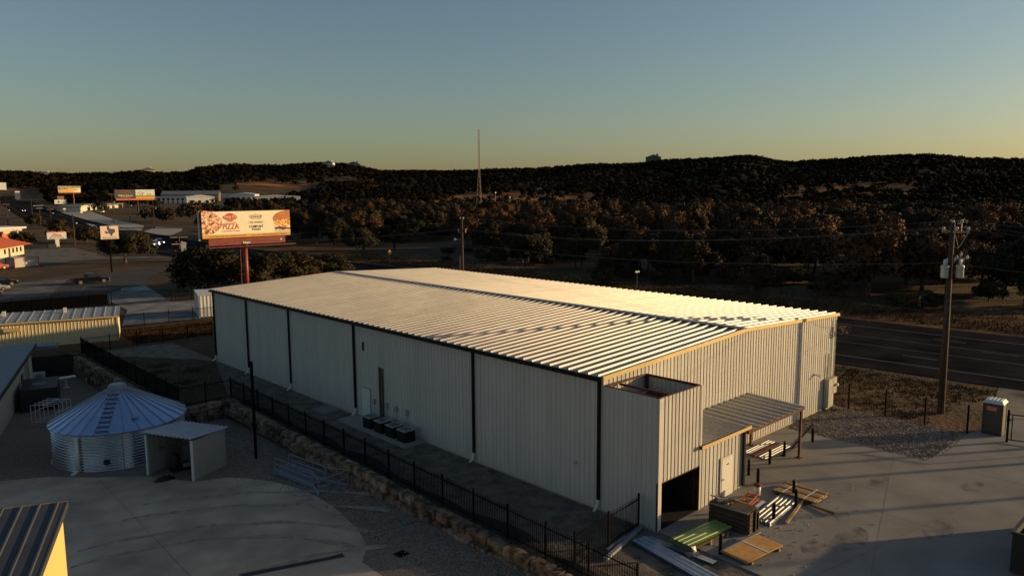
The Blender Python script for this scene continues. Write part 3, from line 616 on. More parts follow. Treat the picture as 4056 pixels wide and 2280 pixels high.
tag(MB().bar((-3.62,-3.2,.10),(-.12,-2.40,.10),.16,.12).build('gutter_length', 'galv_dull'), 'long pale gutter length leaning by the return fence', 'gutter')
tag(MB().bar((-2.95,-2.75,.08),(-1.45,-2.52,.08),.14,.10).build('short_gutter', 'steel_blue'), 'short dark gutter length behind the long pale one', 'gutter')
for nm, cx, cy, n, lb in [('loose_sheets',12.7,-1.55,4,'ribbed silver sheets and red channel lying under the canopy')]:
    t = thing(nm, lb, 'metal sheets', (cx,cy,Z0), rz=.0)
    profile_sheet(rprofile(.5, 3, .03, .08, .04), 2.9, (0,1,0), (1,0,0), (0,0,1), (-1.2,.45,.03)).build('sheet', 'sheet_metal', t); profile_sheet(rprofile(.55, 3, .03, .08, .04), 2.9, (0,1,0), (1,0,0), (0,0,1), (-1.3,-.55,.03)).build('sheet', 'sheet_metal', t)
    MB().bar((-1.4,.2,.06),(1.5,.2,.06),.22,.1).build('channel', 'rust_steel', t); MB().bar((-.2,-.85,.04),(2.0,-.85,.04),.1,.06).build('channel', 'wood_dark', t)
tag(MB().bar((14.0,-2.25,.075),(19.2,-1.1,.065),.07,.04).build('edging_beam', 'iron'), 'dark timber edging lying across the gravel bed corner', 'lumber')

# black iron fences -----------------------------------------------------------------
def fence_run(label, a, b, h=1.53, pitch=.115, post_every=2.34, indiv=0, picks=True, zf=None, name='iron_fence', rails=(.16, 1.28), ph=1.46, near_first=True):
    a = Vector((*a, 0)); b = Vector((*b, 0)); d = b-a; Ln = d.length; rz = math.atan2(d.y, d.x); z0 = zf if zf is not None else 0
    t = thing(name, label, 'fence', (a.x, a.y, z0), rz)
    me = MB().box(-.035,-.035,-.05,.035,.035,h).box(-.042,-.042,h,.042,.042,h+.02).mesh('post', 'iron')
    n = max(1, round(Ln/post_every))
    for i in range(n+1): link('post', me, t, (Ln*i/n, 0, 0))
    for z in rails: MB().box(.036,-.018,z,Ln-.036,.018,z+.035).build('rail', 'iron', t)
    pm = MB().box(-.010,-.010,.06,.010,.010,ph-.03).add([(-.010,-.010,ph-.03),(.010,-.010,ph-.03),(.010,.010,ph-.03),(-.010,.010,ph-.03),(0,0,ph+.02)], [(0,1,4),(1,2,4),(2,3,4),(3,0,4)]).mesh('picket', 'iron')
    rest = MB()
    if picks:
        k = 0; x = pitch
        while x < Ln-.05:
            if abs((x/(Ln/n)) - round(x/(Ln/n)))*(Ln/n) > .05:
                if k < indiv: link('picket', pm, t, (x, 0, 0)); k += 1
                else: rest.box(x-.010,-.010,.06,x+.010,.010,ph)
            x += pitch
        if rest.v: tag(rest.build('pickets', 'iron', t), kind='stuff')
    return t
fence_run('long black picket fence along the top of the limestone wall', (float(xfence(-6)),-6), (float(xfence(31)),31), indiv=260)
fence_run('short black picket fence closing the gap to the tower', (-4.95,-2.75), (-.2,-2.24), indiv=40)
fence_run('black picket fence across the pad behind the round tank', (float(xfence(31))-.05,31), (-7.85,31.05), indiv=0)
fence_run('black picket fence running away behind the round tank', (-7.85,31.1), (-7.75,55.9))
fence_run('black picket fence in front of the dry grass strip', (-7.7,55.95), (4.3,55.8))
fence_run('black picket fence beyond the dry grass strip', (-1.3,67.3), (9.2,66.7))
tf = fence_run('tall black screened picket fence along the drive left of the gate', (-20,95.0), (4.6,92.4), h=1.9, ph=1.8, rails=(.2,1.6), zf=-.72)
MB().box(0,.03,.1,24.6,.045,1.62).build('privacy_screen', 'iron', tf)
t = thing('sliding_gate', 'black picket sliding gate across the gravel drive', 'gate', (4.9,92.3,-.72), math.atan2(90.1-92.3, 12.3-4.9))
for x in (0, 7.7): MB().box(x-.05,-.05,0,x+.05,.05,1.9).build('gate_post', 'iron', t)
for z in (.15, 1.7): MB().box(.051,-.025,z,7.649,.025,z+.05).build('rail', 'iron', t)
mb = MB()
for k in range(63): mb.box(.12+k*.12-.01,-.012,.2,.12+k*.12+.01,.012,1.7)
tag(mb.build('pickets', 'iron', t), kind='stuff')
fence_run('black picket fence right of the sliding gate', (12.7,90.0), (26,88.5), h=1.7, zf=-.68)
t = thing('mesh_fence', 'black post and wire fence beside the gravel bed', 'fence', (24.15,0,0))
for k in range(5): MB().box(-.045,-1.25-k*2.35+2.35-.045,0,.045,-1.25-k*2.35+2.35+.045,1.8).build('post', 'iron', t)
mb = MB()
for k in range(12): mb.box(-.002,-8.3,.1+k*.15,.002,1.1,.104+k*.15)
for k in range(60): mb.box(-.002,-8.3+k*.157,.05,.002,-8.296+k*.157,1.78)
tag(mb.build('wire_mesh', 'cable', t), kind='stuff')
t = thing('pipe_gate', 'black pipe frame gate right of the portable toilet', 'gate', (24.0,-10.39,0), rz=math.atan2(-.77-.4,.33))
MB().box(-.055,-.055,0,.055,.055,1.95).build('gate_post', 'iron', t)
for z in (.2, 1.7): MB().bar((.06,0,z),(3.6,0,z),.05).build('rail', 'iron', t)
for x in (.2, 3.6): MB().bar((x,0,.2),(x,0,1.7),.05).build('stile', 'iron', t)
# black ground fabric at the fence foot
fab = MB(); ysf = np.arange(-8, 30, .5)
vs = []
for y in ysf:
    w_ = .35+.55*abs(math.sin(y*.55+.7))*abs(math.cos(y*.21)); zz = .05+.05*math.sin(y*1.7)
    vs += [(xfence(y)-.12, y, .022), (xfence(y)+.12+w_*.5, y, .035+zz), (xfence(y)+.14+w_, y, .022)]
fab.add(vs, [(3*i+j, 3*i+j+1, 3*i+j+4, 3*i+j+3) for i in range(len(ysf)-1) for j in range(2)])
tag(fab.build('ground_fabric', 'fabric_black'), 'black weed fabric strip along the foot of the long fence', 'fabric')

# limestone retaining wall --------------------------------------------------------------
def stone_mesh(lx, ly, lz, seed):
    nx_, ny_, nz_ = max(4, int(lx/.18)), 3, 4; idx = {}; V_ = []; F_ = []
    def vid(i, j, k):
        key = (i, j, k)
        if key not in idx:
            p = Vector((-lx/2+lx*i/nx_, -ly/2+ly*j/ny_, lz*k/nz_)); c = Vector((0, 0, lz/2)); ed = (i in (0, nx_))+(j in (0, ny_))+(k in (0, nz_))
            q = p+(c-p).normalized()*(.0 if ed < 2 else .016*(ed-1)); nn = Vector((p.x*2.3+seed*7.1, p.y*2.3+seed*3.3, p.z*3.1))
            q += Vector((noise.noise(nn*2)*.02, noise.noise(nn*2.6+Vector((9,0,0)))*.035, noise.noise(nn*2+Vector((0,7,0)))*.022))
            idx[key] = len(V_); V_.append(q)
        return idx[key]
    for a in range(nx_):
        for b in range(ny_):
            for k, r in ((0, 1), (nz_, 0)): f = [vid(a,b,k),vid(a+1,b,k),vid(a+1,b+1,k),vid(a,b+1,k)]; F_.append(f)
        for c in range(nz_):
            for j in (0, ny_): F_.append([vid(a,j,c),vid(a+1,j,c),vid(a+1,j,c+1),vid(a,j,c+1)])
    for b in range(ny_):
        for c in range(nz_):
            for i in (0, nx_): F_.append([vid(i,b,c),vid(i,b+1,c),vid(i,b+1,c+1),vid(i,b,c+1)])
    mb = MB(); mb.add(V_, F_); return mb.mesh('stone', 'stone')
def stone_wall(label, a, b, n_courses, zt=.02, bat=.2, depth=.55, lens=(.7,1.7)):
    a = Vector((*a, 0)); b = Vector((*b, 0)); d = (b-a); Ln = d.length; rz = math.atan2(d.y, d.x)
    t = thing('limestone_wall', label, 'retaining wall', (a.x, a.y, 0), rz); seed = int(abs(a.x*13+a.y*7))
    for c in range(n_courses):
        x = -random.random()*.5; hc = .42
        while x < Ln:
            l = random.uniform(*lens); seed += 1; me = stone_mesh(l-.05, depth+random.uniform(-.05,.08), hc+random.uniform(-.012,.006), seed)
            link('stone', me, t, (x+l/2, -bat*c+random.uniform(-.045,.04), zt-hc*(c+1)+random.uniform(-.008,.012))); x += l
    return t
stone_wall('long rough limestone wall in two courses below the picket fence', (float(xfence(30.8))-.35,31), (float(xfence(-7))-.35,-7), 2)
stone_wall('short limestone wall behind the small open shed', (-8.4,30.85), (float(xfence(31))-.15,30.85), 3, bat=.05)
stone_wall('tall mossy limestone wall receding behind the round tank', (-8.35,56), (-8.35,31.3), 5, bat=.06)

# ------------------------------------------------------------------ round tank
TC = (-12.45, 28.1); ZB = -1.12; RT = 3.65
tk = thing('water_tank', 'round corrugated steel water tank with cone roof', 'water tank', (*TC, ZB))
prof = []; nc = 13; hh = 2.22
for i in range(nc*6+1): prof.append((RT+.06*math.sin(i/6*2*math.pi), hh*i/(nc*6)))
MB().lathe(prof, 112).build('wall', 'tank_wall', tk, smooth=True)
nw = 30; RE = 3.82; re = .42; ze = hh-.02; zt_ = hh+1.78; da = 2*math.pi/nw
wd = MB(); ca, sa = math.cos(da/2), math.sin(da/2)
wd.add([(RE*ca,-RE*sa,ze),(RE*ca,RE*sa,ze),(re*ca,re*sa,zt_),(re*ca,-re*sa,zt_)], [(0,1,2,3)])
wm = wd.mesh('roof_panel', 'galv_roof'); rm = MB().bar((RE,0,ze+.02),(re,0,zt_+.02),.05,.05).mesh('roof_rib', 'galv_dull')
for i in range(nw):
    link('roof_panel', wm, tk, None, i*da); link('roof_rib', rm, tk, None, i*da+da/2)
MB().lathe([(.52,zt_-.1),(.52,zt_+.12),(.46,zt_+.14),(.46,zt_+.20),(.40,zt_+.24),(.0001,zt_+.25)], 24).build('roof_vent', 'galv_dull', tk)
aim = math.atan2(-21.2-TC[1], -25.7-TC[0])
al = round((aim-.34)/da)*da
for k in range(9):
    f = .06+k*.1; r = RE+(re-RE)*f; z = ze+(zt_-ze)*f+.05; c, s = math.cos(al), math.sin(al); tx, ty = -s, c
    MB().bar((r*c-tx*.32,r*s-ty*.32,z),(r*c+tx*.32,r*s+ty*.32,z),.05,.045).build('roof_rung', 'sign_dark', tk)
ah = al+.55; r = 2.9; z = ze+(zt_-ze)*(RE-r)/(RE-re)
MB().bar((r*math.cos(ah)-.2,r*math.sin(ah),z+.06),(r*math.cos(ah)+.2,r*math.sin(ah)+.05,z+.1),.4,.04).build('roof_hatch', 'galv_roof', tk)
ap_ = aim-.64; c, s = math.cos(ap_), math.sin(ap_)
MB().cyl((3.78*c,3.78*s,.12),(3.78*c,3.78*s,1.98),.09,.09,12).cyl((3.6*c,3.6*s,1.98),(3.84*c,3.84*s,1.98),.1,.1,12).cyl((3.7*c,3.7*s,.1),(4.3*c,4.3*s,.06),.09,.09,12).build('overflow_pipe', 'pvc', tk, smooth=True)
av = aim-.22; c, s = math.cos(av), math.sin(av)
MB().cyl((3.6*c,3.6*s,.55),(3.74*c,3.74*s,.55),.17,.17,16).build('manhole', 'tar_black', tk)
av = aim+.02
for dk in (0,.17):
    c, s = math.cos(av+dk), math.sin(av+dk); MB().box(-.02,-.02,0,.02,.02,hh).build('stave', 'galv_dull', tk, (3.70*c,3.70*s,0))
MB().lathe([(RT-.02,-.08),(RT+.1,-.08),(RT+.1,.03),(RT-.02,.03)], 64).build('base_ring', 'steel_blue', tk)
# open shed beside it
mat('shed_roof', (.34, .37, .42), .55, .3, .1, 2)
mat('shed_grey', (.27, .26, .24), .6, 0, .06, 2)
e1 = Vector((-11.3+12.73, 19.47-22.33, 0)); wS = e1.length
S = thing('open_shed', 'small open metal shed against the round tank', 'shed', (-12.73,22.33,-1.05), math.atan2(e1.y, e1.x))
dS = 2.6
def shed_panels(u, v, length, o, nm):
    n = max(1, round(length/.9)); w = length/n
    for i in range(n):
        p = Vector(o)+Vector(u)*i*w
        profile_sheet(rprofile(w, 3, .02), 2.3, u, (0,0,1), v).build(nm, 'shed_grey', S, tuple(p))
shed_panels((0,1,0), (1,0,0), dS, (wS,0,0), 'side_panel'); shed_panels((0,1,0), (-1,0,0), dS, (0,0,0), 'side_panel'); shed_panels((1,0,0), (0,1,0), wS, (0,dS,0), 'back_panel')
for x in (0, wS): MB().box(x-.05,-.06,-.02,x+.05,.04,2.42).build('post', 'pvc', S)
v = Vector((0,3.0,-.22)); nn_ = Vector((0,.22,3.0)).normalized()
me = profile_sheet(rprofile(.87, 3, .07, .15, .06), v.length, (1,0,0), v.normalized(), nn_).mesh('roof_panel', 'shed_roof')
for i in range(4): link('roof_panel', me, S, (-.14+i*.87,-.25,2.52))
MB().box(-.12,-.08,2.4,wS+.12,.02,2.5).build('header', 'tar_black', S); MB().bar((0,.9,1.3),(wS*.6,.95,1.75),.06).build('brace', 'wood_dark', S)
sx = Vector((math.cos(S.rotation_euler.z), math.sin(S.rotation_euler.z), 0)); sy = Vector((-sx.y, sx.x, 0)); so = Vector((-12.73,22.33,-1.05))
def in_shed(u, v, z=.04): p = so+sx*u+sy*v; return (p.x, p.y, p.z+z)
t = thing('water_pump', 'dark pump with pressure vessel inside the open shed', 'pump', in_shed(.9,1.1)); MB().lathe([(.0001,.1),(.22,.12),(.26,.3),(.26,.75),(.2,.95),(.0001,1.02)], 16).build('vessel', 'tar_black', t, smooth=True); MB().cyl((.3,-.3,.25),(.75,-.35,.25),.15,.15,12).build('motor', 'steel_blue', t); MB().box(-.3,-.45,0,.85,.3,.1).build('skid', 'tar_black', t)
t = thing('shelf_rack', 'dark shelf with tools at the back of the open shed', 'shelf', in_shed(2.1,2.1))
for z in (.4,.9,1.4): MB().box(-.6,-.2,z,.6,.2,z+.03).build('shelf', 'wood_dark', t)
for x in (-.6,.6): MB().box(x-.03,-.2,0,x+.03,.2,1.6).build('upright', 'wood_dark', t)
p = in_shed(1.5,-.35,.02); t = thing('tarp_heap', 'crumpled black tarp on the ground before the open shed', 'tarp', p)
mb = MB(); n = 9
for i in range(n):
    for j in range(n):
        u, w_ = i/(n-1)*2-1, j/(n-1)*2-1; h_ = max(0, 1-u*u-w_*w_); mb.v.append((u*.6, w_*.35, .03+h_*.22+h_*.12*noise.noise((i*.9,j*.8,1))))
mb.f = [(i*n+j,i*n+j+1,(i+1)*n+j+1,(i+1)*n+j) for i in range(n-1) for j in range(n-1)]; mb.build('cloth', 'tar_black', t)
t = thing('steel_post', 'tall bare dark steel post in the gravel yard', 'post', (-7.27,20.45,-1.0)); MB().cyl((0,0,0),(0,0,5.9),.085,.085,10).build('shaft', 'iron', t); MB().box(-.1,-.1,2.0,.1,.1,2.14).build('clamp', 'iron', t)
# galvanised stair frame lying on its side
t = thing('stair_frame', 'galvanised steel stair flight with railings lying on the gravel', 'stair', (-7.05,15.1,-.88), math.atan2(-4.2,.55))
for y in (-.42,.42): MB().box(-2.1,y-.02,.05,1.4,y+.02,.3).build('stringer', 'steel_blue', t)
for k in range(15): MB().box(-2.0+k*.22,-.4,.1,-2.0+k*.22+.10,.4,.14).build('tread', 'galv_dull', t)
for y in (-.42,.46):
    for z in (.62,.95): MB().bar((-2.0,y,z),(1.4,y,z),.04).build('handrail', 'galv_dull', t)
    for k in range(4): MB().bar((-2.0+k*1.13,y,.3),(-2.0+k*1.13,y,.95),.04).build('baluster', 'galv_dull', t)
MB().bar((1.4,-.42,.2),(2.6,-.9,.1),.06,.2).build('landing_stringer', 'steel_blue', t); MB().bar((1.4,.42,.2),(2.7,.9,.1),.06,.2).build('landing_stringer', 'steel_blue', t)
for a, b in [((1.4,-.42,.95),(2.6,-.9,.9)),((2.6,-.9,.1),(2.6,-.9,1.0)),((2.6,-.9,.95),(2.7,.9,.95)),((2.7,.9,.1),(2.7,.9,1.0)),((1.4,.46,.95),(2.7,.9,.95)),((2.6,-.9,.55),(2.7,.9,.55))]: MB().bar(a, b, .04).build('landing_rail', 'galv_dull', t)
# floor drain and grate in the yard
tag(MB().add([(-10.74,6.02,-.63),(-10.14,5.89,-.628),(-10.23,5.52,-.62),(-14.0,6.9,-.66),(-14.08,7.3,-.66)], [(0,1,2,3,4)]).build('trench_drain', 'tar_black'), 'long dark trench drain across the yard concrete', 'drain')
t = thing('drain_grate', 'square black drain grate in the gravel yard', 'drain', (-8.39,4.01,-.615)); MB().box(-.26,-.24,-.02,.26,.24,.012).build('pit', 'tar_black', t)
for k in range(8): MB().box(-.24+k*.065,-.23,.013,-.24+k*.065+.03,.23,.03).build('bar', 'iron', t)

# ------------------------------------------------------------------ left hand buildings in the yard
d = Vector((-.437,-.9,0)).normalized(); rz = math.atan2(-d.x, d.y)          # local +y runs back along the lit wall
Yb = thing('yellow_outbuilding', 'tall building with sunlit yellow wall and dark ribbed roof', 'building', (-20.54,4.85,-.65), math.atan2(d.y, d.x)+math.pi/2)
# local -y = d (towards the viewer), local +x = the lit wall's outward normal
HY = 5.6; sl_ = .254
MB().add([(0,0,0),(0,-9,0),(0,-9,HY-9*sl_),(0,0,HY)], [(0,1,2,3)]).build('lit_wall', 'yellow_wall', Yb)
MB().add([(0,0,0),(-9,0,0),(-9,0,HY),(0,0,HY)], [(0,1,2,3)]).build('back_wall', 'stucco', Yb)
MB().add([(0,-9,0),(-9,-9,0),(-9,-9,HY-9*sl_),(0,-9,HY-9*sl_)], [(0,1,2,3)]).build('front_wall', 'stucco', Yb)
sv = Vector((0,-9.2,-9.2*sl_)); n_ = Vector((0,-sl_,1)).normalized()
for i in range(17):
    profile_sheet([(0,0),(.20,0),(.225,.04),(.275,.04),(.30,0),(.5,0)], sv.length, (-1,0,0), sv.normalized(), n_, (.13-i*.5,.1,HY+.10)).build('roof_panel', 'slate_roof', Yb)
p0 = Vector((.14,.11,HY+.02)); MB().bar(p0, p0+sv, .05, .18).build('rake_board', 'slate_roof', Yb); MB().bar((.14,.12,HY+.04),(-8.4,.12,HY+.04), .05, .13).build('fascia', 'wood', Yb)
# stucco building far left
St = thing('stucco_building', 'cream stucco building with grey flat roof beside the yard', 'building', (-12.7,52.2,-1.7), math.atan2(37.58-52.2, -17.25+12.7)+math.pi/2)
MB().add([(0,0,0),(0,-24,0),(0,-24,3.5),(0,0,3.5)], [(0,1,2,3)]).build('side_wall', 'stucco', St)
MB().add([(0,0,0),(-14,0,0),(-14,0,3.5),(0,0,3.5)], [(0,1,2,3)]).build('end_wall', 'stucco', St)
MB().box(.01,-1.8,0,.28,-.05,3.5).build('pilaster', 'stucco', St)
for k in range(9): MB().box(-14,-25+k*2.9,3.5,.55,-25+k*2.9+2.88,3.66).build('roof_slab', 'roof_grey', St)
MB().box(.56,-25,3.38,.62,1.1,3.68).build('fascia', 'tar_black', St); MB().box(-1.2,.2,3.2,2.2,1.6,3.5).build('porch_roof', 'roof_grey', St)
MB().box(.02,-4.5,0,.06,-3.6,2.1).build('door', 'wood_dark', St); MB().cyl((.1,-2.4,0),(.1,-2.4,3.3),.05,.05,8).build('downpipe', 'stucco', St)
MB().cyl((-6,-8,3.66),(-6,-8,4.2),.08,.08,8).build('roof_vent', 'galv_dull', St)
t = thing('mini_split', 'pale outdoor air conditioner against the stucco wall', 'air conditioner', (-11.6,54.2,-1.78), -.3); MB().box(-.45,-.18,.1,.45,.18,.95).build('case', 'porcelain', t); MB().cyl((0,-.185,.52),(0,-.2,.52),.3,.3,18).build('fan_ring', 'galv_dull', t)
t = thing('wooden_fence', 'dark board fence closing the back of the yard', 'fence', (-12.2,56.6,-1.8), math.atan2(-1.6,4.2))
for k in range(30): MB().box(k*.15,-.012,0,k*.15+.14,.012,1.95+.02*(k % 3)).build('board', 'tar_black', t)
t = thing('covered_pallet', 'large black wrapped block in the dark yard corner', 'crate', (-13.3,45.0,-1.55), -.25); MB().box(-1.2,-2.0,0,1.2,2.0,1.75).build('cover', 'tar_black', t); MB().box(-.5,-.6,1.751,.4,.2,1.77).build('patch', 'roof_grey', t)
t = thing('tube_racks', 'row of white tube frames stacked in the dark yard', 'rack', (-15.2,38.6,-1.4), math.atan2(-1.85,.75)+.35)
for k in range(5):
    y = k*.42; mb = MB()
    for a, b in [((0,y,0),(0,y,1.55)),((1.75,y,0),(1.75,y,1.55)),((0,y,1.55),(1.75,y,1.55)),((0,y,.35),(1.75,y,.35))]: mb.bar(a, b, .035)
    mb.build('frame', 'porcelain', t)
for x, z in ((.9,1.56),(0.,1.0),(1.75,1.0)): MB().bar((x,0,z),(x,1.68,z),.03).build('tie_bar', 'porcelain', t)
t = thing('pedestal_table', 'small white pedestal table on the dark yard', 'table', (-10.46,50.1,-1.66)); MB().box(-.75,-.3,.85,.75,.3,.93).build('top', 'porcelain', t); MB().cyl((0,0,.05),(0,0,.85),.09,.09,10).build('pedestal', 'porcelain', t); MB().cyl((0,0,0),(0,0,.05),.3,.3,14).build('foot', 'porcelain', t)
# storage building with lit facade
Sb = thing('storage_building', 'long beige storage building with sunlit ribbed front', 'building', (-3.3,60.3,0), math.atan2(.303*-1,.953)*1.0+math.pi)
# local +x runs left along the front, local +y is away from the viewer side's opposite
Lb, Db, Hb = 18.0, 4.6, 2.5
for i in range(20):
    w = Lb/20; profile_sheet(rprofile(w, 3, .03), Hb, (1,0,0), (0,0,1), (0,1,0)).build('front_panel', 'storage_wall', Sb, (i*w, 0, 0))
for i in range(5):
    w = Db/5; profile_sheet(rprofile(w, 3, .03), 0, (0,-1,0), (0,0,1), (-1,0,0), top=lambda u: Hb+(i*w+u)*.06).build('end_panel', 'storage_wall', Sb, (0, -i*w, 0))
MB().add([(Lb,0,0),(Lb,-Db,0),(Lb,-Db,Hb+.2),(Lb,0,Hb)], [(0,1,2,3)]).build('end_wall', 'storage_wall', Sb); MB().add([(0,-Db,0),(Lb,-Db,0),(Lb,-Db,Hb+.2),(0,-Db,Hb+.2)], [(0,1,2,3)]).build('rear_wall', 'storage_wall', Sb)
sv = Vector((0,-Db-.5,.31)); n_ = Vector((0,.31,Db+.5)).normalized()
for i in range(20):
    profile_sheet([(0,0),(.40,0),(.43,.05),(.50,.05),(.53,0),(.92,0)], sv.length, (1,0,0), sv.normalized(), n_, (-.2+i*.92,.22,Hb+.03)).build('roof_panel', 'roof_metal', Sb)
MB().box(-.2,.2,Hb-.12,Lb+.2,.3,Hb+.03).build('gutter', 'trim_metal', Sb); MB().box(-.05,.01,0,.1,.06,Hb).build('corner_trim', 'trim_metal', Sb)
for x in (4.6, 9.8): MB().box(x,-3.2,Hb+.25,x+.3,-2.9,Hb+.75).build('roof_vent', 'porcelain', Sb)
MB().box(8.2,.04,1.7,9.6,.5,2.0).build('wall_awning', 'trim_metal', Sb)
drape('grass_strip', [(-3.0,57.2),(9,56.6),(9.5,65.5),(-1.2,66)], 'grass_dry', .02, 3)
t = thing('shipping_container', 'white shipping container beyond the far left corner of the warehouse', 'container', (10.6,73.4,0), math.atan2(9.5,2.8))
for i in range(18): profile_sheet([(0,0),(.09,0),(.12,.035),(.21,.035),(.24,0),(.335,0)], 2.55, (1,0,0), (0,0,1), (0,1,0)).build('side_panel', 'white_wall', t, (-6+i*.335, 1.2, .1)); 
for y in (-1.2,1.2): MB().box(-6.02,y-.05,.02,.05,y+.05,.14).box(-6.02,y-.05,2.6,.05,y+.05,2.72).build('rail', 'white_wall', t)
for i in range(6): profile_sheet([(0,0),(.12,0),(.15,.03),(.27,.03),(.30,0),(.4,0)], 2.5, (0,1,0), (0,0,1), (-1,0,0)).build('end_panel', 'white_wall', t, (-6, -1.2+i*.4, .12))
MB().box(-6,-1.2,2.66,0,1.2,2.7).build('roof_sheet', 'white_wall', t); MB().box(-6,-1.19,.12,0,-1.15,2.62).build('rear_side', 'white_wall', t)

# ------------------------------------------------------------------ utility poles and wires
def insulator(mb, x, y, z, s=1.0):
    return mb.lathe([(.0001,0),(.03*s,.0),(.03*s,.05),(.075*s,.06),(.06*s,.1),(.08*s,.12),(.06*s,.17),(.075*s,.19),(.03*s,.24),(.0001,.25)], 10, (x, y))
def insul(t, x, y, z, s=1.0):
    m = MB().lathe([(.0001,0),(.03*s,.0),(.03*s,.05),(.075*s,.06),(.06*s,.1),(.08*s,.12),(.06*s,.17),(.075*s,.19),(.03*s,.24),(.0001,.25)], 10)
    return m.build('insulator', 'porcelain', t, (x, y, z), smooth=True)
PR = (27.73,-5.76); HP = 11.6
t = thing('utility_pole', 'tall near wooden utility pole carrying three grey transformers', 'utility pole', (*PR, -.1))
t.scale = (1, 1, 1.075)
mb = MB(); mb.cyl((0,0,0),(.1,.05,HP+.1),.23,.13,18); mb.build('pole', 'wood_pole', t, smooth=True)
ca = Vector((.726,-.687,0))                                     # crossarm direction
def P_(u, v, z): q = ca*u+Vector((.687,.726,0))*v; return (q.x+.08, q.y+.04, z)
MB().bar(P_(-.05,-.2,11.15), P_(.95,-.2,11.15), .11, .13).build('crossarm', 'wood', t); MB().bar(P_(-.5,.3,11.15), P_(.5,.3,11.15), .11, .13).build('crossarm', 'wood', t)
for u in (0,.9): MB().bar(P_(u,-.2,11.1), P_(.4,-.1,10.2), .04).build('brace', 'galv', t)
for u, v, z in ((-.42,.3,11.2),(.15,-.2,11.2),(.88,-.2,11.2),(.42,.3,11.2),(.0,0,11.6),(.5,-.1,11.65)): insul(t, *P_(u,v,z), 1.25)
MB().bar(P_(.48,-.15,11.2), P_(.5,-.1,11.68), .03).build('pin', 'galv', t)
for u, v in ((-.40,-.1),(.56,-.15),(.2,.6)):
    q = P_(u,v,0); tr = MB().lathe([(.0001,8.42),(.21,8.42),(.23,8.46),(.23,9.05),(.25,9.07),(.25,9.12),(.15,9.2),(.0001,9.22)], 20).build('transformer', 'transformer', t, (q[0], q[1], 0), smooth=True)
    for dx in (-.1,.1): o = MB().lathe([(.0001,0),(.04,0),(.085,.08),(.06,.14),(.085,.2),(.05,.3),(.0001,.32)], 10).build('bushing', 'porcelain', tr, (dx,.0,9.22), smooth=True)
    MB().box(.26,-.05,8.45,.38,.05,8.55).box(.26,-.05,8.9,.38,.05,9.0).build('bracket', 'galv', tr)
for k in range(5): insul(t, *P_(.25+.2*k, .1*(k % 2), 9.35+.15*(k % 3)), 1.1)
MB().bar(P_(-.1,0,9.5), P_(1.3,.05,9.6), .05).build('cutout_arm', 'galv_dull', t)
for k in range(4): MB().tube([P_(.3+.25*k,0,9.9), P_(.5+.25*k,.1,9.2+.1*k), P_(.2+.3*k,.05,8.8)], .012, 5).build('jumper', 'cable', t)
MB().cyl((.24,-.15,.2),(.2,-.1,6.5),.03,.03,6).build('ground_conduit', 'galv', t)
PM = (30.55,46.65)
t = thing('utility_pole', 'wooden utility pole rising behind the warehouse roof', 'utility pole', (*PM, -.15))
MB().cyl((0,0,0),(0,0,11.6),.19,.12,12).build('pole', 'wood_pole', t, smooth=True)
for u in (-.42,.42): MB().bar((0,0,10.05), (u*.726,-u*.687,10.05), .04).bar((u*.726,-u*.687,10.05),(u*.726,-u*.687,10.2),.04).build('bracket', 'galv', t); insul(t, u*.726,-u*.687,10.2,1.2)
for u in (-.17,.17): insul(t, u*.726,-u*.687,11.6,1.3)
MB().cyl((-.26,.12,0),(-.26,.12,7.3),.05,.05,8).build('riser_conduit', 'galv', t); MB().bar((0,0,9.2),(-.5,.45,9.3),.04).build('lamp_arm', 'galv', t); MB().lathe([(.0001,0),(.16,.0),(.14,.18),(.05,.28),(.0001,.3)], 12).build('lamp', 'porcelain', t, (-.6,.55,9.15))
def wire(label, a, b, sag, r=.011, n=26):
    a = Vector(a); b = Vector(b); pts = []
    for i in range(n+1):
        f = i/n; p = a.lerp(b, f); p.z -= sag*4*f*(1-f); pts.append(p)
    return tag(MB().tube(pts, r, 5).build('power_line', 'cable'), label, 'wire', 'overhead wires of the roadside line')
top_r = (28.0,-5.9,12.6); PX = (24.2,-62,12); PL = (19.0,104.8)
lw_ = {'a':'top overhead wire','b':'upper outer overhead wire','c':'upper inner overhead wire','d':'lowest overhead cable'}
seg = ' between the near transformer pole and the pole behind the roof'; seg2 = ' leaving the frame to the right of the transformer pole'; seg3 = ' running left from the pole behind the roof'
wire(lw_['a']+seg, top_r, (30.6,46.6,11.8), 1.1); wire(lw_['b']+seg, (28.6,-6.5,12.2), (30.95,46.35,10.35), 1.1); wire(lw_['c']+seg, (27.6,-5.4,12.2), (30.15,46.95,10.35), 1.15); wire(lw_['d']+seg, (27.8,-5.7,9.9), (30.6,46.6,8.7), .9)
wire(lw_['a']+seg2, top_r, (24.4,-62,11.9), 1.1); wire(lw_['b']+seg2, (28.6,-6.5,12.2), (25.2,-62,11.2), 1.1); wire(lw_['c']+seg2, (27.6,-5.4,12.2), (23.4,-62,11.2), 1.2); wire(lw_['d']+seg2, (27.8,-5.7,9.9), (24.3,-62,9), .9)
wire(lw_['a']+seg3, (30.6,46.6,11.8), (19.0,104.8,8.2), 1.0); wire(lw_['b']+seg3, (30.95,46.35,10.35), (19.4,104.8,7.7), 1.0); wire(lw_['c']+seg3, (30.15,46.95,10.35), (18.6,104.8,7.7), 1.0); wire(lw_['d']+seg3, (30.6,46.6,8.7), (19.0,104.7,5.8), .9)
wire('thin service wire from the gable corner to the transformer pole', (24.5,-.3,5.6), (27.8,-5.6,8.6), .35)
wire('low cable strung along the roadside behind the roof', (31.2,46.5,5.2), (28.2,-5.6,6.0), .6)
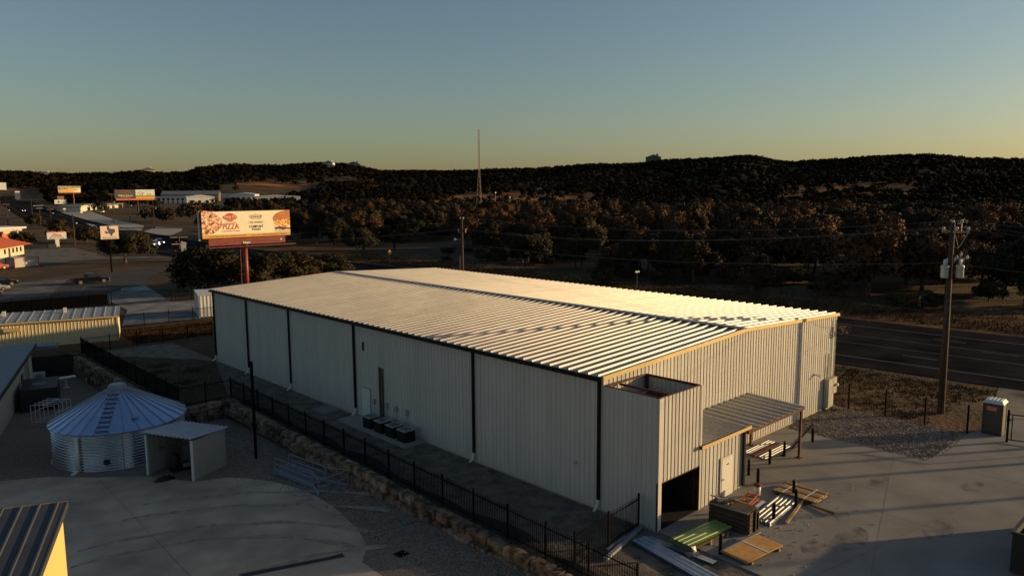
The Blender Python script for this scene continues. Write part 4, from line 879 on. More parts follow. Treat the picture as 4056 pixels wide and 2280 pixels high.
t = thing('utility_pole', 'tall wooden utility pole just outside the right of the frame', 'utility pole', (24.3,-62,0)); MB().cyl((0,0,0),(0,0,12),.25,.15,12).build('pole', 'wood_pole', t); MB().bar((-1,0,11.2),(1,0,11.2),.12,.14).build('crossarm', 'wood', t)
for x, y, lb in [(38,-23.6,'added unseen pole casting a shadow band over the apron'),(41,-23.2,'second added unseen pole casting a shadow band over the apron'),(38.5,-28.6,'third added unseen pole casting a shadow band over the apron'),(39,-33.5,'fourth added unseen pole casting a shadow band over the apron')]:  # unseen poles, lamp arms included, added to cast shadow bands on the apron
    t = thing('shadow_pole', lb, 'utility pole', (x,y,0)); MB().cyl((0,0,0),(0,0,8.5),.17,.11,12).build('pole', 'wood_pole', t); MB().bar((0,0,8.2),(.8,0,8.4),.05).build('lamp_arm', 'galv', t)
# far poles along the highway
fp = [(38.7,357.5,1.0,9.9,1,'dark utility pole with one white lamp left of the highway'),(50.0,368.5,1.2,11.7,0,'tall wooden pole with a globe lamp left of the highway'),(48.3,345.7,.8,9.5,2,'utility pole with two pale crossarms left of the highway'),(56.1,363.6,1.1,7.2,1,'short wooden pole in the shrubs left of the highway'),(34.4,234.7,-1,9.7,0,'slim dark pole behind the white roadside sign'),(81.9,365,1.2,13.6,1,'tall pole left of the two part billboard'),(86.7,356.5,1.0,11.3,0,'pole in front of the two part billboard'),(81.3,307.4,.2,11.7,0,'pole with curved lamp right of the two part billboard'),(19.0,104.8,-1,8.9,2,'near roadside pole with white insulators left of the burger billboard'),(18.1,104.2,-1,6.6,0,'shorter pole paired with the near roadside pole'),(96,300,.2,9.5,1,'pole beside the pale domed tree line across the highway')]
for x, y, z, h_, k, lb in fp:
    t = thing('utility_pole', lb, 'utility pole', (x,y,z)); MB().cyl((0,0,0),(.0,0,h_),.2 if h_ > 9 else .15,.12,8).build('pole', 'wood_pole', t)
    for j in range(k): MB().bar((-1.3+.2*j,.3,h_-.3-1.1*j),(1.3-.2*j,-.3,h_-.3-1.1*j),.16,.16).build('crossarm', 'sign_white' if (k == 2 and h_ > 9.2) else 'wood', t)
    if k == 2 and h_ < 9:
        for u in (-.45,.45): insul(t, u*.726,-u*.687,h_-1.2,1.4); MB().bar((0,0,h_-1.25),(u*.726,-u*.687,h_-1.2),.05).build('bracket', 'galv', t)
    if k < 2: MB().bar((0,0,h_*.72),(.7,-.4,h_*.74),.06).build('lamp_arm', 'galv', t); MB().lathe([(.0001,0),(.22,.05),(.28,.2),(.16,.4),(.0001,.45)], 10).build('lamp', 'porcelain', t, (.8,-.45,h_*.72-.2))

# ------------------------------------------------------------------ billboards and signs
RX = (math.pi/2, 0, 0)
bb = thing('billboard', 'large billboard with pizza and burger pictures on a dark red pole', 'billboard', (14.85,84.3,-1))
BW, Z1, Z2 = 13.3, 9.3, 13.1
MB().box(0,.02,Z1,BW,.30,Z2).build('panel', 'sign_dark', bb)
fc = MB().box(.06,-.01,Z1+.05,BW-.04,.018,Z2-.03).build('face', 'sign_cream', bb)
MB().box(.06,-.022,Z1+.05,BW-.04,-.012,Z1+.52).build('orange_band', 'sign_orange', bb)
zc = Z1+2.2
pz = [(.06,Z1+.53)]+[(.06+2.95*math.sin(a)*.98, zc+1.9*math.cos(a)*-1*.92) for a in np.linspace(.25, math.pi-.05, 22)]+[(.06,Z2-.04)]
MB().prism(pz, 'y', -.024, -.013).build('pizza_picture', 'pizza', bb)
for x, z, r, a in [(.75,Z1+.95,.42,.6),(1.6,Z1+1.0,.3,2.1),(1.5,Z1+2.1,.3,.2),(1.25,Z1+3.15,.32,1.1),(.4,Z1+2.3,.26,2.6)]:
    MB().prism([(x+r*math.cos(t_)*math.cos(a)-.45*r*math.sin(t_)*math.sin(a), z+r*math.cos(t_)*math.sin(a)+.45*r*math.sin(t_)*math.cos(a)) for t_ in np.linspace(0,2*math.pi,12)[:-1]], 'y', -.03, -.025).build('basil_leaf', 'basil', bb)
bx = BW-.05; bu = [(bx,Z2-.05)]+[(bx-2.75*math.sin(a)*.98, Z2-1.25+1.25*math.cos(a)) for a in np.linspace(.1, math.pi*.5+.35, 16)]+[(bx-2.4,Z2-1.55),(bx,Z2-1.25)]
MB().prism(bu, 'y', -.024, -.013).build('bun_top', 'bun', bb)
MB().prism([(bx-2.4,Z2-1.5),(bx,Z2-1.2),(bx,Z2-2.25),(bx-.8,Z2-2.6),(bx-1.6,Z2-2.5),(bx-2.3,Z2-2.2)], 'y', -.022, -.0135).build('shredded_filling', 'shred', bb)
MB().prism([(bx-2.5,Z2-1.75),(bx-1.9,Z2-1.6),(bx-1.95,Z2-2.2),(bx-2.45,Z2-2.15)], 'y', -.0265, -.0225).build('cheese', 'cheese', bb)
MB().prism([(bx-2.5,Z2-2.5),(bx-1.5,Z2-2.42),(bx-.3,Z2-2.62),(bx,Z2-2.6),(bx,Z2-2.95),(bx-2.3,Z2-2.95)], 'y', -.0225, -.0135).build('patty', 'patty', bb)
MB().prism([(bx-2.5,Z2-2.9),(bx-1.9,Z2-2.75),(bx-1.2,Z2-2.95),(bx-.5,Z2-2.8),(bx,Z2-2.9),(bx,Z1+.54),(bx-2.4,Z1+.54)], 'y', -.0275, -.0235).build('onions', 'onion', bb)
bd = [(4.1+1.0*math.cos(a)*(1+.06*math.cos(4*a)), Z1+2.95+.55*math.sin(a)*(1+.08*math.cos(4*a))) for a in np.linspace(0,2*math.pi,33)[:-1]]
MB().prism(bd, 'y', -.02, -.012).build('logo_badge', 'sign_red', bb)
def T_(s, size, m, x, z, sx=1, bold=.0): return text(s, size, m, bb, (x,-.032,z), RX, sx=sx, bold=bold)
T_('Tony C\'s', .5, 'sign_cream', 4.1, Z1+3.02, 1.05, .008); T_('COAL FIRED PIZZA', .17, 'sign_cream', 4.1, Z1+2.64, 1)
T_('Award Winning', .26, 'sign_red', 4.1, Z1+2.22); T_('PIZZA', 1.12, 'sign_red', 4.15, Z1+1.6, .78, .02); T_('& AUTHENTIC ITALIAN', .27, 'sign_red', 4.15, Z1+.97, .92)
T_('THE', .16, 'sign_brown', 7.9, Z1+3.3); T_('LEAGUE', .60, 'sign_brown', 7.95, Z1+2.95, .88, .01); T_('KITCHEN & TAVERN', .17, 'sign_brown', 7.95, Z1+2.62)
T_('CHEF INSPIRED', .42, 'sign_brown', 7.95, Z1+2.1, .78); T_('COMFORT', .46, 'sign_dark', 7.95, Z1+1.5, 1, .012); T_('FOOD', .46, 'sign_dark', 7.95, Z1+1.08, 1, .012)
T_('LOCATED IN THE HILL COUNTRY GALLERIA', .27, 'sign_brown', 3.7, Z1+.28, 1, .006); T_('& TCA 6.00', .24, 'sign_brown', 7.8, Z1+.28); T_('AUSTIN OWNED AND OPERATED', .27, 'sign_brown', 10.7, Z1+.28, .95, .006)
for k in range(4): MB().box(.9,.0,Z1-1.0+k*.24,12.4,.10,Z1-1.0+k*.24+.2).build('skirt_slat', 'maroon', bb)
MB().box(.6,-.75,Z1-1.28,13.7,-.05,Z1-1.2).build('catwalk', 'maroon', bb)
for k in range(7): MB().bar((.9+k*2.0,-.72,Z1-1.2),(.9+k*2.0,.1,Z1-1.02),.06).build('catwalk_arm', 'maroon', bb)
MB().box(5.7,-.05,Z1-.98,7.1,-.005,Z1-.5).build('maker_plate', 'sign_dark', bb); text('Reagan', .40, 'sign_cream', bb, (6.4,-.058,Z1-.74), RX, bold=.01)
MB().box(11.6,-.03,Z1-.6,11.85,-.005,Z1-.4).build('number_plate', 'sign_white', bb)
MB().cyl((6.4,.7,0),(6.4,.7,Z1-.2),.36,.34,16).build('pole', 'maroon', bb, smooth=True); MB().box(5.3,.31,Z1-.9,7.6,1.1,Z1+2.2).build('truss_head', 'maroon', bb)
MB().cyl((5.7,.75,0),(5.7,.75,8.2),.05,.05,6).build('power_conduit', 'maroon', bb)
MB().box(-.3,.35,Z1-.2,-.1,.5,Z2-.02).build('side_stile', 'sign_white', bb)
# far billboards
f1 = thing('billboard', 'small far billboard with a food picture above the trees', 'billboard', (117.1,589.4,4.7), .1); MB().box(-7.3,0,11.3,7.3,.4,15.7).build('panel', 'sign_white', f1)
MB().box(-7.2,-.03,11.4,2.2,-.005,13.0).build('orange_patch', 'sign_orange', f1); MB().prism([(1+3.6*math.cos(a)+1.2, 13.2+1.1*math.sin(a)) for a in np.linspace(0,2*math.pi,20)[:-1]], 'y', -.04, -.031).build('dish_picture', 'shred', f1)
MB().box(-7.3,-.05,10.5,7.3,.3,11.25).build('skirt', 'maroon', f1); MB().cyl((2.5,.6,0),(2.5,.6,11),.45,.45,12).build('pole', 'maroon', f1)
MB().box(-7.1,-.02,13.1,.9,-.006,15.5).build('brown_patch', 'sign_brown', f1); text('Your Pool', 1.5, 'sign_cream', f1, (-3.0,-.045,14.7), RX, sx=1.1); text('Pantry Gardens', .8, 'sign_cream', f1, (-3,-.045,13.5), RX); MB().box(1.0,-.02,14.3,7.1,-.006,15.6).build('sky_patch', 'sign_grass', f1)
f2 = thing('billboard', 'far billboard split into dark lettering and a house picture', 'billboard', (106.2,406.8,1.8), .05); 
MB().box(-11.3,0,10.4,-.9,.4,15).build('panel', 'sign_dark', f2); MB().box(-.88,0,10.4,8.9,.4,15).build('panel', 'sign_sky', f2)
MB().box(-.86,-.02,10.42,8.88,-.004,11.1).build('orange_band', 'sign_orange', f2); MB().box(-.86,-.02,11.12,8.88,-.004,12.0).build('lawn', 'sign_grass', f2)
MB().prism([(0,12.02),(8,12.02),(8,12.9),(6.9,14.0),(5.6,13.1),(4.6,14.2),(3.4,13.0),(1.3,13.6),(0,12.9)], 'y', -.03, -.005).build('house_picture', 'cream_wall', f2); MB().prism([(-.3,12.9),(1.3,13.9),(3.4,13.3),(3.4,13.0),(1.3,13.6),(-.3,12.7)], 'y', -.034, -.031).build('roof_picture', 'sign_brown', f2)
for x in (1,2.2,5,6.3): MB().box(x,-.036,12.2,x+.6,-.0315,12.8).build('window_picture', 'sign_navy', f2)
text('YOUR LAND,', .85, 'sign_red', f2, (-6,-.02,14.4), RX); text('OUR QUALITY', .85, 'sign_red', f2, (-6,-.02,13.4), RX); text('Build on Your Lot', .95, 'sign_cream', f2, (-6,-.02,12.0), RX, bold=.02); text('Custom Quality Homes', .5, 'sign_cream', f2, (-6,-.02,11.2), RX)
MB().box(-10.8,-.05,9.5,8.6,.3,10.35).build('skirt', 'orange', f2); MB().cyl((0,.6,0),(0,.6,10),.42,.42,12).build('pole', 'wood_pole', f2)
# texas sign
tx = thing('pole_sign', 'white square sign showing a dark blue state outline', 'sign', (19.2,143.4,-1))
MB().box(-1.65,-.12,6.65,1.75,.12,9.35).build('panel', 'rust_steel', tx); MB().box(-1.6,-.16,6.7,1.7,-.125,9.3).build('face', 'sign_pink', tx)
txp = [(.33,1.0),(.50,1.0),(.50,.80),(.58,.78),(.66,.76),(.76,.745),(.86,.74),(.865,.62),(.89,.55),(.87,.45),(.80,.40),(.71,.31),(.66,.22),(.69,.08),(.61,.11),(.54,.20),(.49,.31),(.42,.40),(.36,.35),(.30,.30),(.24,.36),(.20,.45),(.12,.55),(.33,.58)]
MB().prism([(-1.25+2.65*x, 7.05+2.2*z) for x, z in txp], 'y', -.168, -.162).build('state_outline', 'sign_navy', tx)
MB().prism([(-.55,8.25),(-.45,8.35),(-.3,8.4),(-.15,8.35),(-.25,8.28),(-.22,8.0),(-.32,8.0),(-.35,8.25)], 'y', -.174, -.169).build('tower_mark', 'sign_white', tx)
text('SPICEWOOD', .40, 'sign_navy', tx, (.05,-.17,6.98), RX, sx=1.15); MB().box(-1.4,-.168,6.76,1.5,-.162,6.79).build('rule_line', 'sign_navy', tx)
MB().cyl((0,.0,0),(0,0,6.65),.17,.13,10).build('pole', 'iron', tx)
ms = thing('roadside_sign', 'white roadside sign with orange peak stripes on a wide pedestal', 'sign', (30,235.8,-1), .0)
MB().box(-2.55,-.25,2.4,2.55,.25,4.4).build('cabinet', 'white_wall', ms); MB().box(-.5,-.2,0,.55,.2,2.39).build('pedestal', 'white_wall', ms)
for k in range(5): MB().prism([(-1.6+k*.5,3.05),(-1.3+k*.5,3.05),(-.5+k*.33,4.15-.12*k),(-.75+k*.33,4.2-.12*k)], 'y', -.262, -.252).build('peak_stripe', 'orange', ms)
MB().prism([(.9,3.05),(1.5,3.05),(.75,3.7)], 'y', -.262, -.252).build('peak_stripe', 'sign_dark', ms)

for k, (w_, h_) in enumerate([(.30,.42),(.14,.34),(.2,.3),(.2,.3),(.2,.3),(.2,.3),(.2,.3),(.34,.1),(.2,.3),(.24,.3)]): MB().box(-1.9+k*.39,-.262,2.55,-1.9+k*.39+w_,-.252,2.55+h_).build('letter_mark', 'sign_brown', ms)
for k in range(12):
    if k != 6: MB().box(-2.3+k*.39,-.06,4.42,-2.3+k*.39+.26,.0,4.42+(.3 if k % 3 else .45)).build('letter_mark', 'orange', ms)
# small road signs
def road_sign(label, x, y, z, h_, kind, rz=0):
    t = thing('road_sign', label, 'road sign', (x,y,z), rz)
    MB().cyl((0,0,0),(0,0,h_),.035,.035,6).build('post', 'galv', t)
    if kind == 'diamond':
        MB().prism([(0,h_-1.05),(.52,h_-.52),(0,h_),(-.52,h_-.52)], 'y', -.06, -.04).build('plate', 'sign_yellow', t); MB().bar((-.3,-.065,h_-.55),(.28,-.065,h_-.50),.01,.08).build('arrow', 'sign_dark', t); MB().prism([(.22,h_-.62),(.38,h_-.49),(.22,h_-.38)], 'y', -.072, -.064).build('arrow_head', 'sign_dark', t)
    elif kind == 'back': MB().prism([(0,h_-1.2),(.6,h_-.6),(0,h_),(-.6,h_-.6)], 'y', .04, .06).build('plate', 'galv_dull', t)
    elif kind == 'green': MB().box(-.5,-.06,h_-.3,.5,-.04,h_).build('plate', 'sign_green', t); MB().box(-.36,-.066,h_-.22,.10,-.061,h_-.09).build('name_mark', 'sign_white', t); MB().box(.2,-.066,h_-.22,.38,-.061,h_-.07).build('name_mark', 'sign_white', t)
    else: MB().box(-.7,-.06,h_-.9,.7,-.04,h_).build('plate', 'sign_white', t)
    return t
road_sign('yellow diamond warning sign with black arrow beyond the warehouse', 64.9,112.3,-1,3.5,'diamond', .05)
road_sign('green street name sign just above the warehouse roof edge', 68.8,50.1,-1,3.2,'green', -.1)
road_sign('diamond sign seen from behind beside the highway', 45,262.6,-.5,2.9,'back')
road_sign('white sign board at the start of the pale side street', 90.4,490.1,3.2,3.2,'board'); road_sign('small white sign board beside the pale side street', 90.7,454.7,2.6,2.4,'board'); road_sign('white rectangular sign low beside the highway verge', 46,300,.1,2.2,'board'); road_sign('white arrow sign on the dry left verge', 51,372,1.2,2.6,'board')
t = thing('roadside_kiosk', 'white box sign raised on a cross braced stand beside the highway', 'sign', (41.3,165,-1), -.4); MB().box(-.55,-.3,1.7,.55,.3,4.0).build('cabinet', 'white_wall', t)
for x in (-.5,.5): MB().bar((x,0,0),(x,0,1.7),.1).build('leg', 'galv_dull', t)
MB().bar((-.5,0,.2),(.5,0,1.6),.06).bar((.5,0,.2),(-.5,0,1.6),.06).build('cross_brace', 'galv_dull', t)
t = thing('mailbox', 'black mailbox on a post at the edge of the roadside lot', 'mailbox', (23.4,179.9,-1)); MB().box(-.06,-.06,0,.06,.06,1.1).build('post', 'wood_dark', t); MB().prism([(-.3,1.1),(.3,1.1),(.3,1.35),(.15,1.5),(-.15,1.5),(-.3,1.35)], 'y', -.4, .4).build('box', 'tar_black', t)
t = thing('dumpster', 'dark dumpster behind the white roadside sign', 'dumpster', (27,228.6,-1)); MB().prism([(-1,.1),(1,.1),(1.1,1.2),(-1.1,1.2)], 'y', -.7, .7).build('body', 'tar_black', t); MB().box(-1.1,-.75,1.2,1.1,.75,1.28).build('lid', 'sign_dark', t)

# ------------------------------------------------------------------ far buildings on the left
def win(t, x0, x1, y, z0, z1, axis='x', name='window'):
    f = (MB().box(x0,y-.05,z0,x1,y-.01,z1) if axis == 'x' else MB().box(y-.05,x0,z0,y-.01,x1,z1)).build(name, 'glass_dark', t); return f
ob = thing('orange_roof_building', 'low cream building with a flared orange roof', 'building', (17.1,212.4,-1), math.atan2(-9.9,-5.9))
# local +x runs left along the lit front, local +y faces the viewer
Lo, Do, Ho = 24, 11, 2.7
MB().box(0,-Do,0,Lo,0,Ho).build('wall', 'cream_wall', ob)
MB().add([(-1.9,1.6,Ho-.1),(Lo+2,1.6,Ho-.1),(Lo+2,-Do-1.6,Ho-.1),(-1.9,-Do-1.6,Ho-.1),(4.5,-Do/2,Ho+2.6),(Lo-4,-Do/2,Ho+2.6)], [(0,1,5,4),(1,2,5),(2,3,4,5),(3,0,4),(0,3,2,1)]).build('roof', 'orange_roof', ob)
for x in (1.6,4.0,6.3,11.2): f = MB().box(x,.01,.9,x+1.0,.05,2.1).build('window', 'glass_dark', ob); MB().box(x-.08,.01,.8,x+1.08,.07,.89).build('sill', 'white_wall', ob)
MB().box(8.6,.01,0,9.7,.05,2.2).build('door', 'wood_dark', ob)
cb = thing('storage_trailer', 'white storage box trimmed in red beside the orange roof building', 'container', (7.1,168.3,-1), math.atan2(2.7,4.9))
mat('trailer_shaded', (.30, .30, .27), .6, 0, .06, 1)  # the box is white; its shade is put into this base colour
MB().box(.05,.05,.1,5.6,2.6,2.05).build('body', 'trailer_shaded', cb); 
for a, b in [((0,0,0),(0,0,2.1)),((5.65,0,0),(5.65,0,2.1)),((0,0,2.1),(5.65,0,2.1)),((0,2.65,0),(0,2.65,2.1)),((0,0,2.1),(0,2.65,2.1)),((5.65,0,2.1),(5.65,2.65,2.1)),((0,2.65,2.1),(5.65,2.65,2.1))]: MB().bar(a, b, .12).build('edge_trim', 'red', cb)
MB().add([(-.1,-.1,2.1),(5.75,-.1,2.1),(5.75,2.75,2.1),(-.1,2.75,2.1),(-.1,1.3,2.5),(5.75,1.3,2.5)], [(0,1,5,4),(2,3,4,5),(0,4,3),(1,2,5)]).build('roof', 'trailer_shaded', cb)
gs = thing('roadside_shop', 'roadside shop with flat white canopy at the left edge', 'building', (24.5,270.2,-.5), math.atan2(-2.0,-6))
MB().box(.2,-7,0,18,0,3.2).build('wall', 'cream_wall', gs); MB().box(-2.5,-8,4.2,22,4.5,4.8).build('canopy', 'white_wall', gs); MB().box(.5,.02,.1,5.0,.08,2.6).build('roller_door', 'orange', gs); MB().box(-1,4.4,3.5,7,4.6,4.15).build('sign_board', 'cream_wall', gs)
for x in (0,8): MB().box(x,3.8,0,x+.4,4.2,4.2).build('canopy_post', 'white_wall', gs)
sg = thing('fuel_sign', 'red and white pole sign at the left edge of the highway', 'sign', (24,395,1.5)); MB().box(-2,-.2,5.4,5.2,.2,7.4).build('red_panel', 'red', sg); MB().box(-2,-.2,7.9,4.4,.2,8.4).build('top_panel', 'white_wall', sg); MB().box(-2,-.2,8.7,4.4,.2,9.2).build('top_panel', 'white_wall', sg); MB().cyl((0,.2,0),(0,.2,9.2),.25,.25,8).build('post', 'galv_dull', sg)
st = thing('store_building', 'long low store with sunlit yellowish front across the highway', 'building', (107.8,528,3.7), math.atan2(579.4-528,145.2-107.8)*1.0)
MB().box(0,0,0,64,14,3.6).build('wall', 'cream_wall', st); MB().box(-2,-3.5,3.6,66,15,4.3).build('roof', 'roof_grey', st); MB().box(-9,-4,0,0,8,3.2).build('annex', 'cream_wall', st); MB().box(-10,-5,3.2,.5,9,3.7).build('annex_roof', 'cream_wall', st)
for k in range(7): MB().box(3+k*8.5,-.06,.3,7.5+k*8.5,-.01,2.5).build('window', 'glass_dark', st)
for k in range(9): MB().box(.3+k*8,-3.2,0,.7+k*8,-2.8,3.6).build('porch_post', 'cream_wall', st)
t = thing('storage_silo', 'small cream round silo in front of the low store', 'silo', (114,505,3.4)); MB().lathe([(.0001,0),(2.2,0),(2.2,2.6),(.3,3.6),(.0001,3.7)], 16).build('body', 'cream_wall', t); MB().cyl((0,0,3.6),(0,0,5),.15,.15,6).build('stack', 'galv_dull', t)
wz = lambda x, y: float(zfar(x, y))
w1 = thing('white_warehouse', 'white industrial building with one sunlit gable wall', 'building', (228.3,670.1,5.8), math.atan2(664.2-670.1,250.3-228.3))
MB().box(0,0,0,23.5,34,6).build('wall', 'white_wall', w1); MB().prism([(-.4,6),(11.75,7.6),(23.9,6)], 'y', -.4, 34.4).build('roof', 'white_wall', w1)
for x in (3,9.5,16): f = MB().box(x,-.08,0,x+2.4,-.02,2.6).build('door', 'glass_dark', w1)
for k in range(6): MB().box(-.08,2+k*5,2.8,-.02,4.6+k*5,5).build('window', 'glass_dark', w1); MB().box(-.08,2.4+k*5,.3,-.02,4.2+k*5,2.2).build('door', 'glass_dark', w1)
w1b = thing('white_warehouse', 'long shaded white building with a row of dark doors', 'building', (203.8,685.8,5.9), math.atan2(670.1-685.8-.6,228.3-203.8))
MB().box(0,.5,0,28.6,14,5.6).build('wall', 'white_wall', w1b); MB().box(-.6,-.2,5.6,29,15,6.2).build('roof', 'white_wall', w1b)
for k in range(7): MB().box(1+k*4,.42,.2,2.2+k*4,.49,2.3).build('door', 'glass_dark', w1b); MB().box(.6+k*4,.42,2.8,2.8+k*4,.49,4.6).build('window', 'glass_dark', w1b)
w0 = thing('grey_warehouse', 'dark building with pale sloped roof behind the white buildings', 'building', (232,745,7), -.5)
MB().box(0,0,0,52,20,6.5).build('wall', 'sign_brown', w0); MB().add([(-.5,-.5,6.5),(52.5,-.5,6.5),(52.5,10,10.2),(-.5,10,10.2),(52.5,20.5,6.5),(-.5,20.5,6.5)], [(0,1,2,3),(3,2,4,5),(0,3,5),(1,4,2)]).build('roof', 'roof_grey', w0); MB().box(24,-.2,4.6,34,-.02,5.8).build('sign_board', 'sign_red', w0)
w2 = thing('white_warehouse', 'wide pale warehouse with low gable right of the sunlit one', 'building', (304.6,757.6,7.2), math.atan2(744-757.6,325.9-304.6))
MB().box(-30,4,0,0,40,6).build('wing', 'white_wall', w2); MB().box(-30.4,3.6,6,.2,40,6.5).build('wing_roof', 'white_wall', w2); MB().box(0,0,0,25.5,34,6.3).build('wall', 'white_wall', w2); MB().prism([(-.4,6.3),(12.7,8),(25.9,6.3)], 'y', -.4, 34.4).build('roof', 'white_wall', w2)
for x in (13,18): MB().box(x,-.08,.2,x+2.4,-.02,3).build('door', 'glass_dark', w2)
w3 = thing('white_warehouse', 'farthest long bluish white warehouse beside the tree line', 'building', (317,679,6.1), rad(-26))
MB().box(-24,0,0,24,22,5.2).build('wall', 'white_wall', w3); MB().prism([(-24.4,5.2),(0,6.6),(24.4,5.2)], 'y', -.4, 22.4).build('roof', 'white_wall', w3)
for x in (-14,-1,9): MB().box(x,-.08,.2,x+3,-.02,3.4).build('door', 'glass_dark', w3)
rb = thing('red_barn', 'small red barn with a pale metal roof among the trees', 'building', (207.6,370.2,1.2), -.75)
MB().box(-14,0,0,0,7,2.8).build('wall', 'red', rb); MB().add([(-14.5,-.6,2.7),(.5,-.6,2.7),(.5,3.5,4.3),(-14.5,3.5,4.3),(.5,7.6,2.7),(-14.5,7.6,2.7)], [(0,1,2,3),(3,2,4,5)]).build('roof', 'white_wall', rb); MB().add([(0,0,2.8),(0,7,2.8),(0,3.5,4.2)], [(0,1,2)]).build('gable', 'red', rb)
def hill_house(label, az, r, w, h_, m, rz):
    x, y = r*math.sin(rad(az)), r*math.cos(rad(az)); t = thing('hill_house', label, 'house', (x,y,wz(x,y)-.5), rz)
    MB().box(-w/2,-w*.3,0,w/2,w*.3,h_).build('wall', m, t); MB().prism([(-w*.55,h_),(0,h_+w*.2),(w*.55,h_)], 'y', -w*.34, w*.34).build('roof', 'roof_grey', t)
    for k in (-.3,0,.3): MB().box(w*k-.8,-w*.3-.08,h_*.35,w*k+.8,-w*.3-.02,h_*.8).build('window', 'glass_dark', t)
    MB().box(w*.2,-w*.1,h_+.1,w*.32,w*.02,h_+w*.25).build('chimney', m, t)
hill_house('bright sunlit house near the top of the left hill', 29.4, 1180, 15, 9, 'sign_cream', -.9)
hill_house('small dark flat topped house on the middle right ridge', 54.1, 1340, 26, 13, 'sign_brown', -.9)
hill_house('tan house on the far left ridge top', 17.1, 1330, 20, 8, 'cream_wall', -.3); hill_house('grey house right of the bright one on the left hill', 31.2, 1210, 22, 7, 'stucco', -.6); hill_house('low pale house at the far left skyline', 11.0, 1330, 16, 6, 'cream_wall', -.3); hill_house('small pale hut in the wooded middle slope', 45.3, 880, 9, 5, 'stucco', -.7)
t = thing('pylon_sign', 'white box sign on tall legs at the far left', 'sign', (143,985,10)); MB().box(-4,-1,10,4,1,18).build('box', 'white_wall', t)
for x in (-4,3.4): MB().box(x,-.4,0,x+.6,.4,10).build('leg', 'galv_dull', t)
t = thing('blue_sign', 'tall blue pylon sign at the far left', 'sign', (131,842,8.6)); MB().box(-2.2,-.5,1.5,2.2,.5,9.5).build('panel', 'sign_navy', t); MB().box(-2.0,-.55,8.0,2.0,-.51,9.3).build('top_panel', 'white_wall', t); MB().box(-.4,-.3,0,.4,.3,1.5).build('post', 'galv_dull', t)
t = thing('monument_sign', 'low white sign board with dark star beyond the side street', 'sign', (133,688,6.2)); MB().box(-4.5,-.3,.6,4.5,.3,4.0).build('board', 'white_wall', t); MB().prism([(-1.5+(1.2 if i % 2 else .5)*math.cos(i*math.pi/5),2.2+(1.2 if i % 2 else .5)*math.sin(i*math.pi/5)) for i in range(10)], 'y', -.36, -.31).build('star', 'sign_dark', t); MB().box(-2.2,-.2,4.0,2.6,.2,7.0).build('frame', 'sign_brown', t)
# radio tower
rtw = thing('radio_tower', 'tall slender lattice radio tower above the trees', 'tower', (293.3,345.5,.8))
HT = 53; 
def tw_r(z): return 1.9*(1-z/26)+.62 if z < 22 else .62+.0*(z) if z > 26 else .62+1.9*(1-z/26)
lev = [0,3.2,6.4,9.6,12.8,16,19,22,24.6,26]+[26+1.35*k for k in range(1,21)]
ang = [rad(30+120*i) for i in range(3)]
legs = [MB() for _ in ang]; lat = MB()
for z0, z1 in zip(lev[:-1], lev[1:]):
    p = [[Vector((tw_r(z)*math.cos(a), tw_r(z)*math.sin(a), z)) for a in ang] for z in (z0, z1)]
    for i in range(3):
        legs[i].bar(p[0][i], p[1][i], .12); lat.bar(p[0][i], p[1][(i+1) % 3], .055); lat.bar(p[1][i], p[1][(i+1) % 3], .05)
mat('tower_steel', (.15, .13, .12), .6, .2, .1, 1)
for m_ in legs: m_.build('leg', 'tower_steel', rtw)
tag(lat.build('lattice', 'tower_steel', rtw), kind='stuff')
MB().cyl((0,0,26),(0,0,HT),.07,.06,6).build('antenna_feed', 'tower_steel', rtw)
for k, (x, y, h_) in enumerate([(302,340,13),(309,334,10)]): t = thing('antenna_mast', ['slim mast right beside the radio tower foot','shorter slim mast right of the radio tower'][k], 'mast', (x,y,.6)); MB().cyl((0,0,0),(0,0,h_),.2,.15,8).build('mast', 'galv', t); MB().box(-.4,-.4,h_,.4,.4,h_+.6).build('head', 'galv_dull', t)
for k, (az, r, h_) in enumerate([(19.5,1345,22),(32.3,1330,16),(38.9,1350,18),(36.9,1350,13)]):
    x, y = r*math.sin(rad(az)), r*math.cos(rad(az)); t = thing('skyline_mast', ['thin mast on the left skyline','thin mast behind the left hill houses','thin mast on the low skyline left of the radio tower','shorter thin mast on the low skyline'][k], 'mast', (x,y,wz(x,y))); MB().cyl((0,0,0),(0,0,h_),.3,.2,6).build('mast', 'galv_dull', t); MB().box(-.8,-.8,h_*.7,.8,.8,h_*.74).build('antenna', 'galv_dull', t)

# ------------------------------------------------------------------ portable toilet and dumpster
t = thing('portable_toilet', 'dark portable toilet with pale translucent roof by the driveway', 'portable toilet', (24.85,-9.92,.05), math.atan2(1.0,-.04))
# local +x = up along the dark side, local -y = the sunlit side
MB().box(0,-1.05,.0,1.05,0,.12).build('base', 'tar_black', t); MB().box(.03,-1.02,.12,1.02,-.03,1.86).build('body', 'porta_dark', t)
MB().box(0,-.06,.12,.07,.01,1.9).box(.98,-.06,.12,1.05,.01,1.9).box(0,-1.06,.12,.07,-.99,1.9).box(.98,-1.06,.12,1.05,-.99,1.9).build('corner_post', 'porta_dark', t)
MB().add([(-.03,-1.09,1.9),(1.08,-1.09,1.9),(1.08,.04,1.9),(-.03,.04,1.9),(.1,-.95,2.08),(.95,-.95,2.08),(.95,-.1,2.08),(.1,-.1,2.08)], [(0,1,5,4),(1,2,6,5),(2,3,7,6),(3,0,4,7),(4,5,6,7)]).build('roof', 'porta_white', t)
for k in range(4): MB().box(.18+k*.19,-.93,2.081,.24+k*.19,-.12,2.1).build('roof_rib', 'porta_white', t)
MB().box(.30,-1.035,1.3,.75,-1.021,1.62).build('front_label', 'sign_red', t)
MB().box(.1,-1.03,.2,.95,-1.0221,1.25).build('door_panel', 'porta_white', t)
